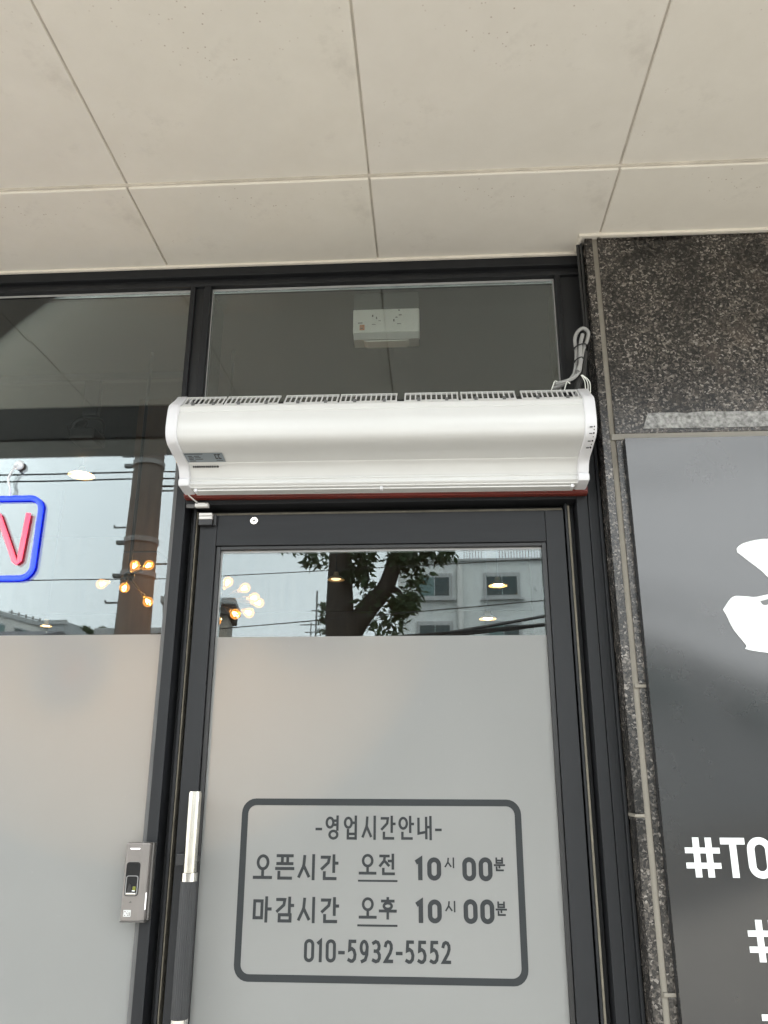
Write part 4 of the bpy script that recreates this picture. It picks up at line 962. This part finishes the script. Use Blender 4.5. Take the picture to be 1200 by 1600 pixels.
def leaves(name, clumps, parent, size, rnd, mat):
    vs_, fs = [], []
    for cx, cy_, cz, rx, ry, rz, cnt in clumps:
        for k in range(cnt):
            while True:
                p = Vector((rnd.uniform(-1, 1), rnd.uniform(-1, 1), rnd.uniform(-1, 1)))
                if p.length <= 1: break
            p = Vector((cx + p.x * rx, cy_ + p.y * ry, cz + p.z * rz))
            d = Vector((rnd.gauss(0, 1), rnd.gauss(0, 1), rnd.gauss(-0.6, 0.7))).normalized(); s = d.orthogonal().normalized()
            s = (Matrix.Rotation(rnd.uniform(0, 6.28), 3, d) @ s); L_ = size * rnd.uniform(0.7, 1.3); W_ = L_ * 0.42; i = len(vs_)
            nrm = d.cross(s)
            vs_ += [p, p + d * L_ * 0.45 + s * W_ * 0.5 + nrm * W_ * 0.12, p + d * L_, p + d * L_ * 0.45 - s * W_ * 0.5 + nrm * W_ * 0.12]
            fs.append((i, i + 1, i + 2)); fs.append((i, i + 2, i + 3))
    me = bpy.data.meshes.new(name); me.from_pydata([tuple(v) for v in vs_], [], fs)
    return link(name, me, mat, parent)
tr = empty('street_tree', (-1.12, -8.0, 0), 'dark leafy street tree with forked trunk mirrored in the door glass', 'tree')
bm = bmesh.new()
add_tube(bm, spline([(-1.10, -8, -0.05), (-1.09, -8, 1.2), (-1.08, -8, 2.6), (-1.13, -8, 3.2), (-1.15, -8.02, 3.8), (-1.16, -8.05, 4.3), (-1.2, -8.1, 5.2), (-1.35, -8.1, 6.4)], 5), [0.27 - 0.0055 * k for k in range(36)], 16)
add_tube(bm, spline([(-1.10, -8, 2.75), (-0.98, -8, 3.14), (-0.76, -7.98, 3.46), (-0.57, -7.97, 3.68), (-0.46, -7.97, 3.98), (-0.37, -7.96, 4.25), (-0.2, -7.9, 4.9), (0.1, -7.8, 5.8)], 5), [0.155 - 0.0030 * k for k in range(36)], 14)
for lim in ([(-1.17, -8.05, 4.4), (-1.7, -8.4, 5.0), (-2.3, -8.6, 5.6)], [(-1.2, -8.1, 4.9), (-0.9, -8.8, 5.6), (-0.7, -9.3, 6.2)], [(-0.40, -7.96, 4.15), (0.1, -8.1, 4.45), (0.6, -8.2, 4.9)],
            [(-0.55, -7.97, 3.72), (-0.40, -8.0, 3.64), (-0.33, -8.0, 3.5)], [(-1.0, -8, 4.3), (-0.85, -8.0, 4.1), (-0.78, -8, 3.8)]):
    add_tube(bm, spline(lim, 5), [0.06 - 0.004 * k for k in range(11)], 8)
bm_link('trunk', bm, M['bark'], tr, True)
rn = random.Random(21)
cl = [(-1.50, -8, 4.12, 0.14, 0.2, 0.14, 60), (-0.86, -7.95, 4.10, 0.20, 0.25, 0.20, 170), (-0.80, -7.95, 3.78, 0.13, 0.2, 0.17, 60), (-0.75, -7.9, 3.48, 0.20, 0.2, 0.22, 85),
      (-0.32, -7.9, 4.08, 0.26, 0.25, 0.16, 300), (-0.34, -7.9, 3.47, 0.16, 0.18, 0.13, 420), (-0.22, -7.9, 3.70, 0.13, 0.18, 0.20, 60), (0.10, -8.0, 4.16, 0.24, 0.2, 0.16, 150), (-0.10, -8.0, 3.86, 0.12, 0.15, 0.12, 26),
      (-0.55, -8.0, 3.22, 0.25, 0.2, 0.13, 80), (-0.98, -7.9, 3.85, 0.10, 0.15, 0.12, 60)]
for k in range(46):
    a = rn.uniform(0, 6.28); q = rn.uniform(0.2, 1.0)
    cl.append((-0.8 + 2.3 * q * math.cos(a), -8.1 + 2.0 * q * math.sin(a), rn.uniform(4.75, 7.8), rn.uniform(0.3, 0.6), rn.uniform(0.3, 0.6), rn.uniform(0.25, 0.45), 130))
leaves('crown', cl, tr, 0.12, rn, M['leaf'])

# apartment block across the street
M['apt_wall'] = plain('pale_grey_render', (0.60, 0.62, 0.61), 0.85, var=0.05, scale=1.0)
M['apt_trim'] = plain('window_surround', (0.36, 0.37, 0.37), 0.7)
M['apt_pale'] = plain('pale_pipe', (0.6, 0.6, 0.58), 0.5)
ap = empty('apartment_building', (3.5, -36, 0), 'grey apartment block with roof railings mirrored in the door glass', 'building')
box('wall', -1.55, 8.6, -46, -36, -0.14, 11.28, M['apt_wall'], ap)
box('parapet', -1.60, 8.65, -36.06, -35.86, 11.2, 11.32, M['apt_trim'], ap, 0.01)
def win(x0, x1, z0, z1, y, par, left_green=True):
    w_ = box('window', x0 - 0.16, x1 + 0.16, y, y + 0.12, z0 - 0.16, z1 + 0.2, M['apt_trim'], par, 0.02)
    box('sill', x0 - 0.3, x1 + 0.3, y - 0.001, y + 0.28, z0 - 0.26, z0 - 0.161, M['apt_trim'], w_)
    mid = (x0 + x1) / 2 - 0.02
    box('pane', x0, mid, y + 0.1205, y + 0.14, z0, z1, M['far_glass_green'] if left_green else M['far_glass'], w_)
    box('pane', mid + 0.05, x1, y + 0.1205, y + 0.135, z0, z1, M['far_glass'], w_)
for r_ in range(4):
    for c_ in range(3):
        x0 = -0.53 + c_ * 3.25; z0 = 9.52 - r_ * 2.35
        if z0 < 0.5: continue
        win(x0, x0 + 1.42, z0, z0 + 0.9, -36.02, ap, (r_ + c_) % 3 != 1)
tube('drain_pipe', [(1.42, -35.82, 0), (1.42, -35.82, 11.0)], 0.15, M['apt_pale'], ap, 12)
for x, z in ((2.6, 9.9), (2.65, 8.9), (5.0, 9.9)):
    tube('wall_bracket', [(x, -35.9, z), (x - 0.1, -35.7, z - 0.15), (x + 0.05, -35.7, z - 0.25)], 0.03, M['apt_trim'], ap, 6)
for xa, xb in ((-0.9, 1.15), (1.65, 2.5), (3.35, 8.5)):
    rl = box('railing', xa, xb, -35.98, -35.93, 11.92, 12.0, M['apt_pale'], ap)
    k = xa
    bm = bmesh.new()
    while k < xb:
        add_box(bm, k, k + 0.035, -35.975, -35.935, 11.325, 11.919); k += 0.14
    bm_link('railing_bars', bm, M['steel_dark'], rl)
tube('corner_pipe', [(-1.45, -35.8, 0), (-1.45, -35.8, 11.2)], 0.07, M['apt_pale'], ap, 10)

# stone gate pillar with a cap, left of the tree
M['house'] = plain('brown_grey_stone', (0.34, 0.31, 0.27), 0.85, var=0.2, scale=1.5)
ho = empty('gate_pillar', (-4.1, -12.4, 0), 'brown stone gate pillar with flat cap at left of the door glass', 'gate pillar')
rot = Matrix.Translation((-3.60, -12.0, 0)) @ Matrix.Rotation(math.radians(-9), 4, 'Z')
hw = box('shaft', -1.05, 0.0, -1.05, 0, -0.14, 4.12, M['house'], ho, mtx=rot)
for k in range(1, 9): box('stone_course', -1.045, 0.008, -1.04, 0.008, 4.10 - k * 0.42, 4.115 - k * 0.42, M['concrete'], hw, mtx=rot)
box('cornice', -1.12, 0.08, -1.12, 0.08, 4.121, 4.30, M['concrete'], ho, 0.02, mtx=rot)
box('cap', -1.16, 0.13, -1.16, 0.13, 4.301, 4.42, M['apt_trim'], ho, 0.01, mtx=rot)
yw = empty('yard_shed', (-6.1, -16.5, 0), 'low grey shed with flat roof at the foot of the utility pole reflection', 'shed')
box('wall', -7.05, -4.75, -18, -15.05, -0.14, 4.25, M['concrete'], yw)
box('roof', -7.25, -4.65, -18.1, -14.9, 4.251, 4.42, M['apt_trim'], yw, 0.02)
box('door', -6.3, -5.4, -15.049, -15.0, -0.12, 2.0, M['steel_dark'], yw)

# far buildings at the left
M['far_white'] = plain('off_white_facade', (0.55, 0.54, 0.52), 0.85, var=0.06)
M['far_grey'] = plain('mid_grey_facade', (0.33, 0.35, 0.36), 0.85, var=0.06)
def block(label, x, y, sx, sy, h_, rz, mat, wins, name='far_building'):
    t = empty(name, (x, y, 0), label, 'building')
    mtx = Matrix.Translation((x, y, 0)) @ Matrix.Rotation(math.radians(rz), 4, 'Z')
    box('wall', -sx / 2, sx / 2, -sy / 2, sy / 2, -0.14, h_, mat, t, mtx=mtx)
    box('parapet', -sx / 2 - 0.08, sx / 2 + 0.08, sy / 2 - 0.3, sy / 2 + 0.08, h_ - 0.25, h_ + 0.12, M['apt_trim'], t, mtx=mtx)
    nr, nc = wins
    for i in range(nr):
        for j in range(nc):
            cx = -sx / 2 + sx * (j + 0.5) / nc; cz = h_ - 1.5 - i * 3.0
            if cz < 0.8: continue
            w_ = box('window', cx - 0.95, cx + 0.95, sy / 2 + 0.001, sy / 2 + 0.06, cz - 0.7, cz + 0.7, M['apt_trim'], t, mtx=mtx)
            box('pane', cx - 0.85, cx + 0.02, sy / 2 + 0.061, sy / 2 + 0.08, cz - 0.6, cz + 0.6, M['far_glass'], w_, mtx=mtx)
            box('pane', cx + 0.07, cx + 0.85, sy / 2 + 0.061, sy / 2 + 0.09, cz - 0.6, cz + 0.6, M['far_glass_green'], w_, mtx=mtx)
    return t, mtx
t, mt_ = block('long off white building with window rows far left in the window reflection', -37.1, -61.7, 15, 8, 13.25, -80, M['far_white'], (4, 5))
for k in range(5):
    xx = -1 + k * 0.9
    box('roof_antenna', xx, xx + 0.10, 3.5, 3.6, 13.26, 13.8, M['steel_dark'], t, mtx=mt_)
box('antenna_bar', -1.2, 2.9, 3.45, 3.49, 13.6, 13.68, M['steel_dark'], t, mtx=mt_)
block('grey flat roofed building behind the gabled roof, far left in the window reflection', -31.9, -68, 2.6, 8, 13.55, 6, M['far_grey'], (3, 1))
gh = empty('gabled_house', (-30, -52, 0), 'low house with dark gabled roof far left in the window reflection', 'house')
box('wall', -36, -27.1, -58, -52, -0.14, 10.4, M['far_white'], gh)
bm = bmesh.new(); add_prism_x(bm, [(-51.6, 10.35), (-55, 11.2), (-58.4, 10.35)], -36.3, -26.9); bmesh.ops.recalc_face_normals(bm, faces=bm.faces)
bm_link('roof', bm, plain('dark_tile_roof', (0.10, 0.10, 0.11), 0.7), gh)
for k in range(4): box('window', -34.8 + k * 2.3, -33.4 + k * 2.3, -51.99, -51.9, 7.2, 8.6, M['far_glass'], gh)
block('low pale shop building across the street left of the tree', -14, -26, 9, 7, 4.9, 0, M['far_white'], (2, 4), 'street_building')
block('low grey shop building across the street right of the apartment block', 14.5, -30, 19, 8, 5.3, 0, M['far_grey'], (2, 6), 'street_building')
block('cream two storey building across the street far right', 34, -34, 14, 9, 6.4, -14, M['far_white'], (2, 5), 'street_building')
# radio mast and a small far tree
ms_ = empty('radio_mast', (-6.1, -40, 0), 'thin radio mast mirrored in the door glass left of the tree', 'mast')
tube('mast', [(-6.08, -40, -0.14), (-6.08, -40, 10.7)], 0.05, M['steel_dark'], ms_, 8)
for z, wv in ((8.85, 0.85), (8.45, 0.6), (9.6, 0.3)):
    box('arm', -6.08 - wv, -6.08 + wv * 0.3, -40.03, -39.97, z, z + 0.05, M['steel_dark'], ms_)
tube('brace', [(-6.35, -40, -0.14), (-6.35, -40, 9.0)], 0.035, M['steel_dark'], ms_, 6)
def small_tree(label, x, y, zt_, n_, sprd, seed):
    t = empty('far_tree', (x, y, 0), label, 'tree', 'far trees'); tube('trunk', [(x, y, -0.14), (x, y, zt_ - 0.3)], [0.14, 0.03], M['bark'], t, 8)
    r2 = random.Random(seed); c = [(x + r2.gauss(0, sprd), y + r2.gauss(0, sprd), zt_ - 0.15 - abs(r2.gauss(0, 1.0)), 0.30, 0.30, 0.14, 90) for k in range(n_)]
    leaves('crown', c, t, 0.16, r2, M['leaf'])
small_tree('small dark tree far off beside the utility pole', -27.1, -60, 12.6, 14, 0.55, 4)
small_tree('thin leafy tree beside the radio mast', -5.2, -38, 9.6, 10, 0.28, 5)
